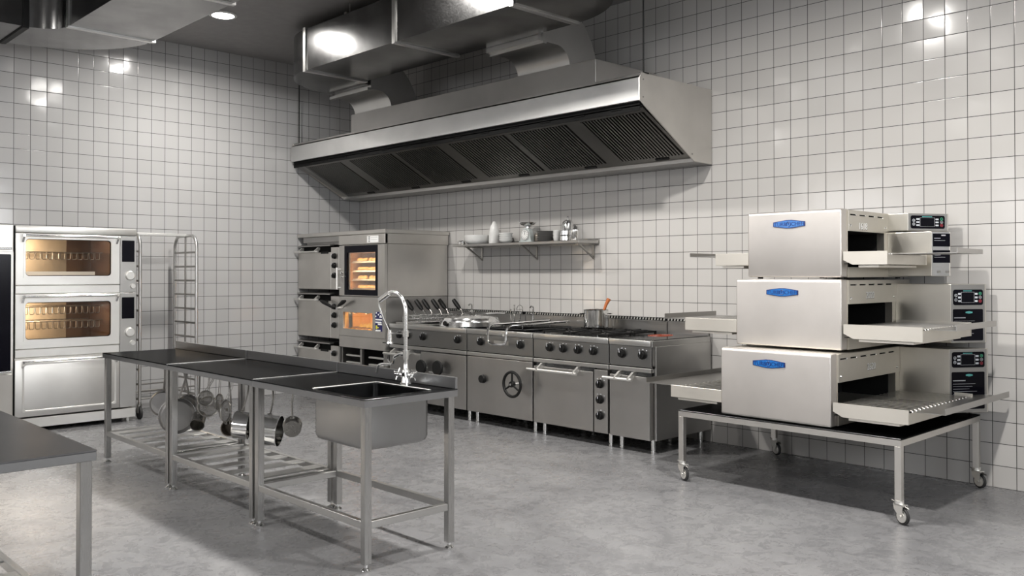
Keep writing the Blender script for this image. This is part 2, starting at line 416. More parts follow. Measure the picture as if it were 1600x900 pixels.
# baffle filters on the slope
p0 = Vector((0, -.93, 2.79)); p1 = Vector((0, -.272, 2.445)); sd = (p1-p0).normalized(); nn = Vector((0, -sd.z, sd.y)); nn = -nn if nn.z > 0 else nn
SL = (p1-p0).length
def slope(x, s, n): return tuple(p0+Vector((x, 0, 0))+sd*s+nn*n)
def sbox(mb, x0, x1, s0, s1, n0, n1):
    vs = [slope(*q) for q in ((x0,s0,n0),(x1,s0,n0),(x1,s1,n0),(x0,s1,n0),(x0,s0,n1),(x1,s0,n1),(x1,s1,n1),(x0,s1,n1))]
    mb.add(vs, [(0,3,2,1),(4,5,6,7),(0,1,5,4),(1,2,6,5),(2,3,7,6),(3,0,4,7)])
for k in range(6):
    x0 = .16+.895*k; x1 = min(x0+.895, HX1-.03)
    wide = .13 if k % 2 == 0 else .03
    f = MB(); sbox(f, x0, x1, 0, SL, -.03, -.012)
    sbox(f, x0, x0+.035, 0, SL, -.012, .004); sbox(f, x1-wide, x1, 0, SL, -.012, .004)
    sbox(f, x0+.035, x1-wide, 0, .06, -.012, .004); sbox(f, x0+.035, x1-wide, SL-.06, SL, -.012, .004)
    n = 20; a, b = x0+.04, x1-wide-.005; st = (b-a)/n
    for i in range(n): sbox(f, a+i*st, a+i*st+st*.52, .06, SL-.06, -.012, .008)
    o = f.build('baffle_filter', M['filter'], H, smooth=False)
    g = MB(); xm = (x0+x1)/2+.1
    sbox(g, xm-.07, xm+.07, SL-.045, SL-.02, .004, .012); g.build('filter_handle', M['black'], o)
f = MB(); sbox(f, HX0+.015, .155, 0, SL, -.03, .002); f.build('blank_panel', M['steel_mid'], H)
MB().box(1.12, 4.835, -.865, -.02, 3.052, 3.285, .004).build('plenum_box', M['steel_mid'], H)
m = MB()
for z in (3.0, 2.86): m.cyl((HX1, -.965, z), (HX1+.004, -.965, z), .007, n=8)
m.cyl((HX1, -.3, 2.47), (HX1+.004, -.3, 2.47), .007, n=8)
m.build('rivets', M['dull'], H)
for x in (.06, 5.39):
    m = MB().cyl((x, -.92, 3.05), (x, -.92, RZ), .006, n=8).box(x-.03, x+.03, -.95, -.89, 3.05, 3.062)
    m.build('hanger_rod', M['black'], H)

# ---------------------------------------------------------------- ventilation ducts
ZB, ZT = 3.5, 3.915
D = thing('ventilation_duct', 'big rectangular galvanised duct running above the extractor hood', 'air duct', (3.5, -1.56, ZB))
def duct_run(x0, x1, y0, y1, par, name='duct_section'):
    m = MB().box(x0, x1, y0, y1, ZB, ZT)
    for p in m.f: pass
    return m.build(name, M['galv'], par, smooth=False)
xs = [1.905, 3.412, 4.92]
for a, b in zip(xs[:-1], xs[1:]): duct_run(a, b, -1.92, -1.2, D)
def flange(x, par, y0=-1.92, y1=-1.2, w=.022, t=.014):
    MB().box(x-w, x+w, y0-t, y1+t, ZB-t, ZB).box(x-w, x+w, y0-t, y1+t, ZT, ZT+t).box(x-w, x+w, y0-t, y0, ZB, ZT).box(x-w, x+w, y1, y1+t, ZB, ZT).build('seam_flange', M['steel'], par, smooth=False)
for x in xs: flange(x, D)
# turn towards the wall at the left end, seen from below as a quarter ring
def plan_elbow(cx, cy, ri, ro, a0, a1, par, n=14):
    m = MB(); vs = []; fs = []
    for i in range(n+1):
        a = a0+(a1-a0)*i/n
        for r, z in ((ri, ZB), (ro, ZB), (ro, ZT), (ri, ZT)): vs.append((cx+r*math.cos(a), cy+r*math.sin(a), z))
    for i in range(n):
        for j in range(4): fs.append((i*4+j, i*4+(j+1) % 4, i*4+4+(j+1) % 4, i*4+4+j))
    fs += [(3, 2, 1, 0), (n*4, n*4+1, n*4+2, n*4+3)]
    m.add(vs, fs); return m.build('duct_elbow', M['galv'], par)
plan_elbow(1.905, -1.07, .13, .85, 1.5*PI, PI, D)
plan_elbow(4.92, -2.05, .13, .85, PI/2, 0, D)
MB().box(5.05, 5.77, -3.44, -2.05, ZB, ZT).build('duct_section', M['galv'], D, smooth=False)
def drop_elbow(x0, x1, y0, zt, zb, yi, yo, par):
    # goes from an opening at y0 (heights zb..zt) round and down to the plenum
    ri = yi-y0 if yi-y0 < zb-3.285 else zb-3.285
    m = MB(); n = 10; prof = []
    rin = min(yi-y0, zb-3.285); rout = min(yo-y0, zt-3.285)
    inner = [(y0, zb)]+[(yi-rin+rin*math.sin(t), zb-rin+rin*math.cos(t)) for t in [PI/2*i/n for i in range(n+1)]]+[(yi, 3.285)]
    outer = [(y0, zt)]+[(yo-rout+rout*math.sin(t), zt-rout+rout*math.cos(t)) for t in [PI/2*i/n for i in range(n+1)]]+[(yo, 3.285)]
    k = len(inner); vs = []; fs = []
    for (a, b), (c, d) in zip(inner, outer):
        vs += [(x0, a, b), (x1, a, b), (x1, c, d), (x0, c, d)]
    for i in range(k-1):
        for j in range(4): fs.append((i*4+j, i*4+(j+1) % 4, i*4+4+(j+1) % 4, i*4+4+j))
    fs += [(3, 2, 1, 0), ((k-1)*4, (k-1)*4+1, (k-1)*4+2, (k-1)*4+3)]
    m.add(vs, fs); return m.build('drop_elbow', M['steel'], par)
drop_elbow(3.81, 4.47, -1.19, 3.85, 3.455, -.79, -.43, D)
drop_elbow(1.09, 1.80, -1.06, 3.85, 3.455, -.79, -.43, D)
MB().box(3.80, 4.485, -1.14, -1.10, 3.435, 3.46).box(4.47, 4.485, -1.14, -1.10, 3.46, 3.86).build('branch_flange', M['steel'], D, smooth=False)
MB().box(1.04, 1.80, -1.10, -1.05, 3.44, 3.47).build('branch_flange', M['steel'], D, smooth=False)
for x in (2.6, 4.4):
    MB().box(x-.02, x+.02, -1.90, -1.22, ZT+.001, ZT+.03).build('support_bar', M['dull'], D)
    for yy in (-1.85, -1.27): MB().cyl((x, yy, ZT+.03), (x, yy, RZ), .006, n=8).build('drop_rod', M['dull'], D)

E_ = thing('ventilation_duct', 'galvanised duct with a wide curved elbow at the top left above the ovens', 'air duct', (2.5, -3.8, ZB))
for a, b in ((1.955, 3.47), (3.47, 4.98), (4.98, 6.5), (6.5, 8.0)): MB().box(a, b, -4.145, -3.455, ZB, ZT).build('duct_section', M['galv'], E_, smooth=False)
for x in (1.955, 3.47, 4.98, 6.5): flange(x, E_, -4.145, -3.455)
# elbow turning away from the wall: axis runs to -y after it
plan_elbow(1.955, -4.40, .255, .945, PI/2, PI, E_)
MB().box(1.01, 1.70, -5.9, -4.40, ZB, ZT).build('duct_section', M['galv'], E_, smooth=False)
MB().box(1.0, 1.71, -4.42, -4.375, ZB-.014, ZB).box(1.70, 1.714, -4.42, -4.375, ZB, ZT).build('seam_flange', M['black'], E_, smooth=False)
for x in (3.0, 6.0):
    MB().box(x-.02, x+.02, -4.12, -3.48, ZT+.001, ZT+.03).build('support_bar', M['dull'], E_)
    for yy in (-4.07, -3.53): MB().cyl((x, yy, ZT+.03), (x, yy, RZ), .006, n=8).build('drop_rod', M['dull'], E_)
# ---------------------------------------------------------------- steel tables in the middle of the room
TZ = .845
def foot(mb, x, y):
    mb.lathe((x, y, 0), [(.0, .0), (.026, .0), (.027, .006), (.018, .014), (.010, .018), (.010, .036)], 14)
def worktable(x0, x1, y0, y1, label, splash='back', shelf='slats', hole=None, name='worktable', rail=True, legs=None):
    t = thing(name, label, 'worktable', ((x0+x1)/2, (y0+y1)/2, 0), 'steel worktables' if name == 'worktable' else None)
    if hole:
        hx0, hx1, hy0, hy1 = hole
        m = MB().ring(x0, x1, y0, y1, hx0, hx1, hy0, hy1, .03, TZ, TZ-.006, 'xy')
        m.build('top', M['steel_dark'], t, bevel=.0015); m = MB()
        m.box(x0, x1, y0, y0+.012, TZ-.04, TZ-.0065).box(x0, x1, y1-.012, y1, TZ-.04, TZ-.0065)
        m.box(x0, x0+.012, y0+.012, y1-.012, TZ-.04, TZ-.0065).box(x1-.012, x1, y0+.012, y1-.012, TZ-.04, TZ-.0065)
        m.build('apron', M['apron'], t)
    else:
        MB().box(x0, x1, y0, y1, TZ-.006, TZ, .0015).build('top', M['steel_dark'], t)
        MB().box(x0+.001, x1-.001, y0+.001, y1-.001, TZ-.038, TZ-.0065, .002).build('apron', M['apron'], t)
    if splash: MB().box(x0, x1, y1-.016, y1, TZ+.0005, TZ+.062, .002).build('backsplash', M['apron'], t)
    L = .04; ins = .012
    for lx in (x0+ins, x1-ins-L):
        for ly in (y0+ins, y1-ins-L):
            lg = MB().box(lx, lx+L, ly, ly+L, .034, TZ-.038, .002).build('leg', M['steel_z'], t)
            fm = MB(); foot(fm, lx+L/2, ly+L/2); fm.build('foot', M['chrome'], lg)
    zr0, zr1 = .205, .242
    a, b = x0+ins+L, x1-ins-L; c, d = y0+ins+L, y1-ins-L
    MB().box(a, b, y0+ins+.004, y0+ins+.034, zr0, zr1, .002).build('shelf_rail', M['steel'], t)
    MB().box(a, b, y1-ins-.034, y1-ins-.004, zr0, zr1, .002).build('shelf_rail', M['steel'], t)
    MB().box(x0+ins+.004, x0+ins+.034, c, d, zr0, zr1, .002).build('shelf_rail', M['steel'], t)
    MB().box(x1-ins-.034, x1-ins-.004, c, d, zr0, zr1, .002).build('shelf_rail', M['steel'], t)
    if shelf == 'slats':
        n = 5; p = (b-a)/n
        for i in range(n):
            xm = a+p*(i+.5)
            MB().box(xm-.05, xm+.05, y0+ins+.034, y1-ins-.034, zr1-.012, zr1-.002, .001).build('shelf_slat', M['steel'], t)
    return t
worktable(2.57, 3.795, -4.08, -3.49, 'plain steel worktable at the left end of the middle row, nearest the ovens')
W2 = worktable(3.80, 4.995, -4.08, -3.49, 'plain steel worktable in the middle of the row, left of the sink table')
S = worktable(5.0, 6.145, -4.08, -3.49, 'steel sink table at the right end of the middle row, with tall chrome tap', shelf=None, hole=(5.60, 6.085, -4.035, -3.63), name='sink_table')
S['category'] = 'sink table'
# basin: an open tray with rounded bottom edge
m = MB(); BX0, BX1, BY0, BY1, BZ = 5.60, 6.085, -4.035, -3.63, .575
def rr_loop(x0, x1, y0, y1, r, z, k=5):
    out = []
    for cx, cy, a0 in ((x1-r, y1-r, 0), (x0+r, y1-r, PI/2), (x0+r, y0+r, PI), (x1-r, y0+r, 1.5*PI)):
        for j in range(k+1):
            a = a0+PI/2*j/k; out.append((cx+r*math.cos(a), cy+r*math.sin(a), z))
    return out
loops = [rr_loop(BX0, BX1, BY0, BY1, .03, TZ-.004), rr_loop(BX0, BX1, BY0, BY1, .03, BZ+.035), rr_loop(BX0+.008, BX1-.008, BY0+.008, BY1-.008, .03, BZ+.012), rr_loop(BX0+.03, BX1-.03, BY0+.03, BY1-.03, .03, BZ)]
inner = [rr_loop(BX0+.004, BX1-.004, BY0+.004, BY1-.004, .03, TZ-.004), rr_loop(BX0+.004, BX1-.004, BY0+.004, BY1-.004, .03, BZ+.04), rr_loop(BX0+.012, BX1-.012, BY0+.012, BY1-.012, .03, BZ+.016), rr_loop(BX0+.034, BX1-.034, BY0+.034, BY1-.034, .03, BZ+.005)]
n = len(loops[0]); vs = []; fs = []
for lp in loops+inner: vs += lp
for i in range(3):
    for j in range(n):
        fs.append((i*n+j, i*n+(j+1) % n, (i+1)*n+(j+1) % n, (i+1)*n+j)); o4 = 4*n
        fs.append((o4+i*n+j, o4+i*n+(j+1) % n, o4+(i+1)*n+(j+1) % n, o4+(i+1)*n+j))
for j in range(n): fs.append((j, (j+1) % n, 4*n+(j+1) % n, 4*n+j))
fs += [tuple(range(3*n, 4*n)), tuple(range(7*n, 8*n))]
bm_ = MB().add(vs, fs); bm_.m = [1 if min(f) >= 4*n else 0 for f in bm_.f]  # inner faces take the dark steel, painting in the basin's dark reflection
M['basin'] = steel('basin steel', (.33, .33, .325), .26, 'z')
bs = bm_.build('basin', [M['basin'], M['steel_dark']], S)
MB().lathe(((BX0+BX1)/2, (BY0+BY1)/2, BZ+.006), [(0, 0), (.035, 0), (.035, .003), (.0, .003)], 20).build('drain', M['chrome'], bs)
m = MB(); m.tube([(BX0-.004, BY0-.004, TZ+.001), (BX0-.004, BY1+.004, TZ+.001), (BX1, BY1+.004, TZ+.001)], .0035, 6); m.build('rim', M['steel_light'], bs)

# near-left table, only its corner in view
for ob, xx in ((W2, 3.80), (S, 5.0)): MB().box(xx+.001, xx+.005, -4.075, -3.508, TZ+.0005, TZ+.0045).build('joint_strip', M['steel_light'], ob)
T4 = worktable(5.0, 6.515, -6.05, -5.44, 'steel worktable in the left foreground, cut off by the picture edge', splash=None, shelf='slats')
for o in T4.children:
    if o.name.startswith('top'): o.data = o.data.copy(); o.data.materials[0] = M['steel_table']

# ---------------------------------------------------------------- pre-rinse tap at the sink
F = thing('sink_tap', 'tall chrome pre-rinse tap arching over the sink basin', 'tap', (5.80, -3.565, TZ))
fx, fy = 5.80, -3.575
m = MB().lathe((fx, fy, TZ), [(0, 0), (.032, 0), (.032, .006), (.026, .012), (.021, .045), (.024, .05), (.024, .07), (.014, .085), (.013, .12)], 20)
m.build('base', M['tap'], F)
for sx, sy in ((-1, -.25), (1, .25)):
    d = Vector((sx, sy, 0)).normalized()
    p = Vector((fx, fy, TZ+.055))
    m = MB().cyl(p+d*.02, p+d*.05, .010, n=10).lathe(p+d*.055, [(0, -.012), (.016, -.012), (.016, .012), (0, .012)], 12, Matrix.Rotation(PI/2, 3, Vector((-d.y, d.x, 0))))
    for k in range(4):
        a = k*PI/2+.5; u = Vector((-d.y, d.x, 0))*math.cos(a)+Vector((0, 0, 1))*math.sin(a)
        m.cyl(p+d*.055, p+d*.055+u*.035, .0055, .004, n=8)
    m.build('cross_handle', M['tap'], F)
MB().cyl((fx+.05, fy-.03, TZ), (fx+.03, fy-.03, TZ+.10), .006, n=8).build('lever', M['tap'], F)
pts = [(fx, fy, TZ+.10), (fx, fy, 1.24)]+[(fx-.115+.115*math.cos(a), fy, 1.245+.108*math.sin(a)) for a in [PI*.5*i/10 for i in range(1, 11)]]
pts += [(fx-.16, fy-.003, 1.345), (fx-.20, fy-.006, 1.325), (fx-.225, fy-.008, 1.312)]
MB().tube(pts, .0115, 12).build('riser_pipe', M['tap'], F)
MB().cyl((fx-.15, fy-.002, 1.349), (fx-.232, fy-.008, 1.308), .016, n=14).cyl((fx-.232, fy-.008, 1.308), (fx-.240, fy-.008, 1.304), .010, n=10).build('spray_head', M['tap'], F)
MB().tube([(fx-.238, fy-.008, 1.303), (fx-.246, fy-.008, 1.295), (fx-.24, fy-.008, 1.27), (fx-.19, fy-.008, 1.19), (fx-.145, fy-.008, 1.135)], .0045, 8).build('hose', M['tap'], F)
MB().cyl((fx-.140, fy-.008, 1.14), (fx-.140, fy-.008, 1.075), .011, .014, n=12).lathe((fx-.14, fy-.008, 1.058), [(0, 0), (.017, 0), (.020, .006), (.014, .018), (0, .018)], 14).cyl((fx-.14, fy-.008, 1.064), (fx-.205, fy-.008, 1.066), .003, n=6).build('spray_valve', M['tap'], F)
MB().cyl((fx-.13, fy-.006, 1.122), (fx, fy, 1.126), .004, n=6).cyl((fx, fy, 1.11), (fx, fy, 1.145), .017, n=14).build('hose_bracket', M['tap'], F)
MB().cyl((fx, fy, .985), (fx, fy, 1.035), .017, n=14).cyl((fx, fy, 1.012), (fx-.05, fy, 1.01), .013, .010, n=12).tube([(fx-.05, fy, 1.01), (fx-.085, fy-.01, .995), (fx-.095, fy-.01, .985)], .008, 8).build('swivel_joint', M['tap'], F)
MB().tube([(fx-.092, fy-.012, .992), (fx-.092, fy-.012, .972), (fx-.10, fy-.012, .957), (fx-.13, fy-.012, .949), (fx-.20, fy-.012, .945), (fx-.235, fy-.012, .938), (fx-.252, fy-.012, .92), (fx-.262, fy-.012, .888)], .0068, 10).build('spout', M['tap'], F)
MB().tube([(fx-.15, fy-.01, 1.0), (fx-.155, fy-.01, .975), (fx-.14, fy-.01, .955)], .004, 6).build('drip_lever', M['tap'], F)

# ---------------------------------------------------------------- pans and sieves hanging under the tables
HR = thing('hanging_rail', 'thin steel rail with pans and sieves hooked on it, fixed under the two plain worktables', 'rail', (3.75, -3.7, .77))
m = MB().cyl((2.62, -3.7, .77), (4.93, -3.7, .77), .006, n=8)
m.build('bar', M['dull'], HR)
m = MB()
for x in (2.65, 3.77, 3.83, 4.90): m.box(x-.01, x+.01, -3.712, -3.688, .77, TZ-.038)
m.build('bracket', M['dull'], HR)
def face_dir(deg, tilt=0):
    # matrix taking local +z to a horizontal direction (deg measured in plan) tilted up by tilt
    d = Vector((math.cos(math.radians(deg))*math.cos(math.radians(tilt)), math.sin(math.radians(deg))*math.cos(math.radians(tilt)), math.sin(math.radians(tilt))))
    return Vector((0, 0, 1)).rotation_difference(d).to_matrix()
RY_ = -3.7
def hung(name, label, cat, x, z, group): return thing(name, label, cat, (x, RY_, z), group)
def hook_handle(mb, x, ztop, xb, yb, zb, w=.012, bow=.0):
    a = Vector((x, RY_, ztop)); b = Vector((xb, yb, zb)); n = 8
    pts = [a.lerp(b, i/n)+Vector((bow*math.sin(PI*i/n), 0, 0)) for i in range(n+1)]
    mb.tube([(x, RY_+.012, ztop-.005), (x, RY_+.004, ztop+.014), (x, RY_-.008, ztop+.008)]+pts, w/2, 6)
def saucepan(label, x, z, r, h, face, tilt, handle_bow=.02, cat='saucepan', mat='chrome', zh=.765, yo=0):
    t = hung('saucepan', label, cat, x, z, 'saucepans hung under the worktables')
    R = face_dir(face, tilt); c = Vector((x, RY_-.01+yo, z))
    MB().lathe(c, [(0, -h/2), (r*.93, -h/2), (r, -h/2+.01), (r, h/2-.004), (r+.004, h/2), (r-.003, h/2), (r-.003, -h/2+.006), (0, -h/2+.005)], 28, R).build('pan_body', M[mat], t)
    top = c+Vector((0, 0, r*.98))
    m = MB(); hook_handle(m, x+.005, zh, top.x, top.y, top.z, .013, handle_bow); m.build('handle', M['dull'], t)
    m = MB().box(top.x-.014, top.x+.014, top.y-.012, top.y+.012, top.z-.03, top.z+.01, .004); m.build('handle_bracket', M['dull'], t)
    return t
def frypan(label, x, z, r, face, tilt, name='frying_pan', depth=.04, yo=0):
    t = hung(name, label, 'frying pan', x, z, 'frying pans hung under the left worktable')
    R = face_dir(face+180, -tilt); c = Vector((x, RY_-.02+yo, z))
    MB().lathe(c, [(0, -depth/2), (r*.82, -depth/2), (r*.9, -depth/2+.008), (r, depth/2), (r+.004, depth/2), (r-.002, depth/2-.002), (r*.88, -depth/2+.010), (0, -depth/2+.005)], 32, R).build('pan_body', M['pan_grey'], t)
    m = MB(); hook_handle(m, x, .765, c.x, c.y+.01, c.z+r*.97, .016, .008); m.build('handle', M['dull'], t)
    return t
def sieve(label, x, z, r, face, wires=2, yo=0):
    t = hung('sieve', label, 'sieve', x, z, 'round sieves hung under the left worktable')
    R = face_dir(face, 0); c = Vector((x, RY_-.01+yo, z))
    loop = [c+R @ Vector((r*math.cos(a), r*math.sin(a), 0)) for a in [2*PI*i/28 for i in range(28)]]
    MB().tube(loop, .006, 8, True).build('rim', M['dull'], t)
    m = MB().lathe(c, [(r*math.cos(a), -r*.55*math.sin(a)) for a in [PI/2*i/7 for i in range(8)]], 24, R)
    m.build('mesh_bowl', M['mesh'], t, smooth=True)
    u = R @ Vector((1, 0, 0)); u = u if abs(u.z) < .5 else R @ Vector((0, 1, 0))
    m = MB()
    for s in ((-.012, .012) if wires == 2 else (0,)):
        m.tube([(x+s*.3, RY_, .772), (x+s, RY_-.005, (.77+z+r)/2), c+Vector((s*1.2, 0, r))], .0025, 6)
    m.tube([(x, RY_+.01, .76), (x, RY_+.006, .782), (x, RY_-.008, .776), (x, RY_-.006, .765)], .003, 6)
    m.build('handle', M['dull'], t)
    m = MB().tube([c+Vector((-.012, 0, -r+.002)), c+Vector((-.010, 0, -r-.018)), c+Vector((.010, 0, -r-.018)), c+Vector((.012, 0, -r+.002))], .0025, 6)
    m.build('rest_loop', M['dull'], t)
    return t
def mesh_mat():
    m, nt, b, out = nmat('sieve mesh')
    b.inputs['Base Color'].default_value = (.25, .24, .22, 1); b.inputs['Metallic'].default_value = 1; b.inputs['Roughness'].default_value = .4
    tc = N(nt, 'ShaderNodeTexCoord'); sp = N(nt, 'ShaderNodeSeparateXYZ'); nt.links.new(tc.outputs['Object'], sp.inputs[0])
    def g(s): 
        f = math_n(nt, 'FRACT', math_n(nt, 'MULTIPLY', s, 260)); return math_n(nt, 'LESS_THAN', f, .24)
    a = math_n(nt, 'MAXIMUM', g(sp.outputs[0]), g(sp.outputs[2])); nt.links.new(a, b.inputs['Alpha'])
    return m
M['mesh'] = mesh_mat()
M['pan_mid'] = steel('worn steel', (.36, .35, .33), .28, None)
M['pan_grey'] = steel('used pan steel', (.27, .265, .26), .42, None)
M['pan_dark'] = steel('worn pan inside', (.16, .14, .12), .4, None)
frypan('shallow round pan at the left end of the hanging rail, beside the rack wheels', 2.84, .445, .10, -32, 6)
frypan('largest round pan, its pale base facing out behind the paired table legs', 3.28, .405, .13, -24, 4, yo=-.07)
frypan('dark round pan partly hidden, right of the largest pan', 3.16, .46, .075, -30, 0, yo=.06)
saucepan('small steel pot tipped on its side beneath the sieves', 3.46, .385, .050, .11, -35, -28, 0, mat='pan_mid')
sieve('small round sieve hanging in front, left of the sieve pair', 3.69, .572, .052, -26, yo=-.05)
sieve('largest round sieve, hanging behind the small left one', 3.625, .503, .070, -30)
sieve('narrow-looking sieve seen nearly edge on, third from the left', 3.80, .553, .055, 38)
sieve('oval-looking long sieve, rightmost of the four', 3.985, .515, .072, 38, yo=-.04)
saucepan('small dark saucepan hanging behind the shiny one', 3.91, .385, .052, .08, -45, 0, mat='pan_dark', yo=.03)
saucepan('shiny medium saucepan turned sideways beside the sieves', 4.215, .448, .092, .10, 52, -6, .03, yo=-.04)
saucepan('narrow saucepan hidden behind the middle table legs', 4.37, .315, .045, .07, -120, 0, mat='pan_mid')
saucepan('deep saucepan with its dark open mouth to the right, below the sink side', 4.525, .448, .10, .13, 44, -6, .03)
saucepan('small saucepan with a straight handle, rightmost on the rail', 4.81, .503, .056, .075, 150, 10, -.012, mat='pan_mid')
# ---------------------------------------------------------------- baking ovens on the left wall
OX = .80                       # plane of the doors
Y0, Y1, YD = -4.235, -3.155, -3.314
def bar_handle_y(mb, x, ya, yb, z, r=.010, out=.045):
    mb.cyl((x+out, ya, z), (x+out, yb, z), r, n=12)
def baking_oven(z0, z1, wz0, wz1, label, cap, rails):
    t = thing('baking_oven', label, 'oven', (.42, (Y0+Y1)/2, z0), 'baking ovens on the left wall')
    m = MB()
    wy0, wy1 = -4.155, -3.395
    m.box(.05, OX-.04, Y0, wy0-.04, z0, z1).box(.05, OX-.04, wy1+.04, Y1, z0, z1)
    m.box(.05, OX-.04, wy0-.04, wy1+.04, z0, wz0-.04).box(.05, OX-.04, wy0-.04, wy1+.04, wz1+.04, z1)
    m.box(.05, .12, wy0-.04, wy1+.04, wz0-.04, wz1+.04)
    m.build('body', M['steel_soft'], t, smooth=False)
    # lit inside
    c = MB(); a, b, e, f = wy0-.038, wy1+.038, wz0-.038, wz1+.038
    c.box(.12, .125, a, b, e, f).box(.125, OX-.045, a, a+.004, e, f).box(.125, OX-.045, b-.004, b, e, f).box(.125, OX-.045, a, b, e, e+.004).box(.125, OX-.045, a, b, f-.004, f)
    c.build('cavity', M['cavity'], t, smooth=False)
    MB().box(.126, .140, -3.60, b-.006, e+.006, f-.006).build('back_shade_sheet', M['cavity_shade'], t, smooth=False)  # added sheet, its brown paints the darker right part of the back wall
    MB().box(.14, OX-.05, b-.012, b-.006, e+.006, f-.006).build('side_shade_sheet', M['cavity_shade'], t, smooth=False)  # same painted shade on the right wall
    if cap: MB().box(.20, .66, -4.13, -3.50, wz0+.012, wz0+.018).box(.20, .66, -4.13, -4.124, wz0+.018, wz0+.04).box(.655, .66, -4.13, -3.50, wz0+.018, wz0+.045).build('oven_tray', M['steel_light'], t, smooth=False)
    dz1 = z1-(.07 if cap else .0); dz0 = z0+(.07 if cap else .0)
    if cap: MB().box(.06, OX+.004, Y0-.002, Y1+.002, dz1+.002, z1, .012, 2).build('top_trim', M['steel_light'], t)
    strip0, strip1 = (z0, z0+.078)
    MB().box(OX-.03, OX-.004, Y0, YD, strip0, strip1-.004, .004).build('lower_trim', M['steel_light'], t)
    d = MB().ring(Y0, YD, strip1, dz1, wy0, wy1, wz0, wz1, .032, OX, OX-.035, 'yz', 6)
    door = d.build('door', M['steel_light'], t, bevel=.004)
    g = MB().ring(wy0-.012, wy1+.012, wz0-.012, wz1+.012, wy0+.004, wy1-.004, wz0+.004, wz1-.004, .03, OX+.006, OX-.002, 'yz', 6)
    g.build('window_surround', M['steel_light'], door)
    MB().ring(wy0-.002, wy1+.002, wz0-.002, wz1+.002, wy0+.009, wy1-.009, wz0+.009, wz1-.009, .03, OX-.010, OX-.017, 'yz', 6).build('gasket', M['black'], door)
    MB().box(OX-.022, OX-.018, wy0, wy1, wz0, wz1).build('glass', M['glass'], door, smooth=False)
    h = MB(); zh = dz1-.022
    h.cyl((OX+.05, -4.185, zh), (OX+.05, -3.335, zh), .011, n=14)
    for y in (-4.175, -3.348):
        h.prism([(OX-.002, zh-.055), (OX-.002, zh-.03), (OX+.035, zh+.008), (OX+.062, zh+.012), (OX+.062, zh-.012), (OX+.045, zh-.018), (OX+.012, zh-.06)], 'y', y-.009, y+.009)
    h.build('handle', M['chrome'], door)
    # wire side racks: rows of square loops
    for zr in rails:
        r = MB(); yb = -4.16
        for xx in (.20, .62):
            r.tube([(xx, wy0+.02, zr), (xx, wy1-.02, zr)], .004, 6)
        n = 13; p = (wy1-.05-(wy0+.02))/n
        for i in range(n):
            y = wy0+.03+p*i
            r.tube([(.62, y, zr), (.62, y+.004, zr-.062), (.62, y+.012, zr-.068), (.62, y+p*.72, zr-.066), (.62, y+p*.8, zr-.058), (.62, y+p*.82, zr)], .0035, 5)
            r.tube([(.20, y, zr), (.62, y, zr)], .003, 5)
        r.build('wire_rack', M['pan_dark'], t)
    # controls
    p = MB().box(OX-.04, OX-.002, YD+.003, Y1, z0, dz1, .003).build('control_panel', M['steel'], t)
    pz = dz1-.045
    MB().rrect((YD+Y1)/2-.001, pz-.105, .118, .21, .004, OX-.002, OX+.003, 'yz').build('display', M['black_gloss'], p)
    k = MB().cyl((OX-.002, -3.218, pz-.345), (OX+.022, -3.218, pz-.345), .048, .044, n=28).cyl((OX+.022, -3.218, pz-.345), (OX+.026, -3.218, pz-.345), .044, .038, n=28)
    k.build('dial', M['steel_light'], p)
    MB().cyl((OX-.002, -3.192, pz-.45), (OX+.020, -3.192, pz-.45), .024, .022, n=20).build('small_knob', M['steel_light'], p)
    # lamp inside the oven
    L = bpy.data.lights.new('oven lamp', 'POINT'); L.energy = 12; L.color = (1, .87, .68); L.shadow_soft_size = .03
    o = bpy.data.objects.new('oven_lamp', L); COL.objects.link(o); o.parent = t
    o.location = Vector((.32, -4.09, (wz0+wz1)/2+.08))-Vector(t.location)
    return t
baking_oven(1.277, 1.902, 1.435, 1.785, 'upper of the two stacked baking ovens, one rack row and a dial at its right', True, [1.665])
baking_oven(.692, 1.273, .85, 1.20, 'lower of the two stacked baking ovens, two rack rows behind its lit window', False, [1.145, 1.005])
B = thing('base_cabinet', 'steel base cabinet with one wide panelled door under the two baking ovens', 'cabinet', (.42, -3.7, 0))
MB().box(.05, OX-.03, Y0, Y1, .145, .688).build('body', M['steel_soft'], B, smooth=False)
d = MB().box(OX-.03, OX, Y0, YD, .147, .672, .006, 2).build('door', M['steel_light'], B)
m = MB()
m.ring(-4.175, -3.345, .19, .64, -4.158, -3.362, .207, .623, .022, OX+.005, OX-.001, 'yz', 6).build('moulding', M['steel_light'], d, bevel=.002)
h = MB().cyl((OX+.05, -4.185, .655), (OX+.05, -3.335, .655), .010, n=12)
for y in (-4.175, -3.348): h.prism([(OX-.002, .60), (OX-.002, .62), (OX+.035, .66), (OX+.06, .664), (OX+.06, .645), (OX+.012, .597)], 'y', y-.009, y+.009)
h.build('handle', M['chrome'], d)
MB().box(OX-.03, OX-.002, YD+.003, Y1, .147, .672, .003).build('side_panel', M['steel'], B)
MB().box(.10, OX-.006, Y0+.01, Y1-.002, .042, .132, .004).build('plinth', M['steel_light'], B)
for (x, y) in ((.74, -3.20), (.74, -4.19), (.15, -3.20), (.15, -4.19)):
    MB().cyl((x-.04, y, 0), (x-.04, y, .045), .024, n=16).build('foot', M['steel_light'], B)

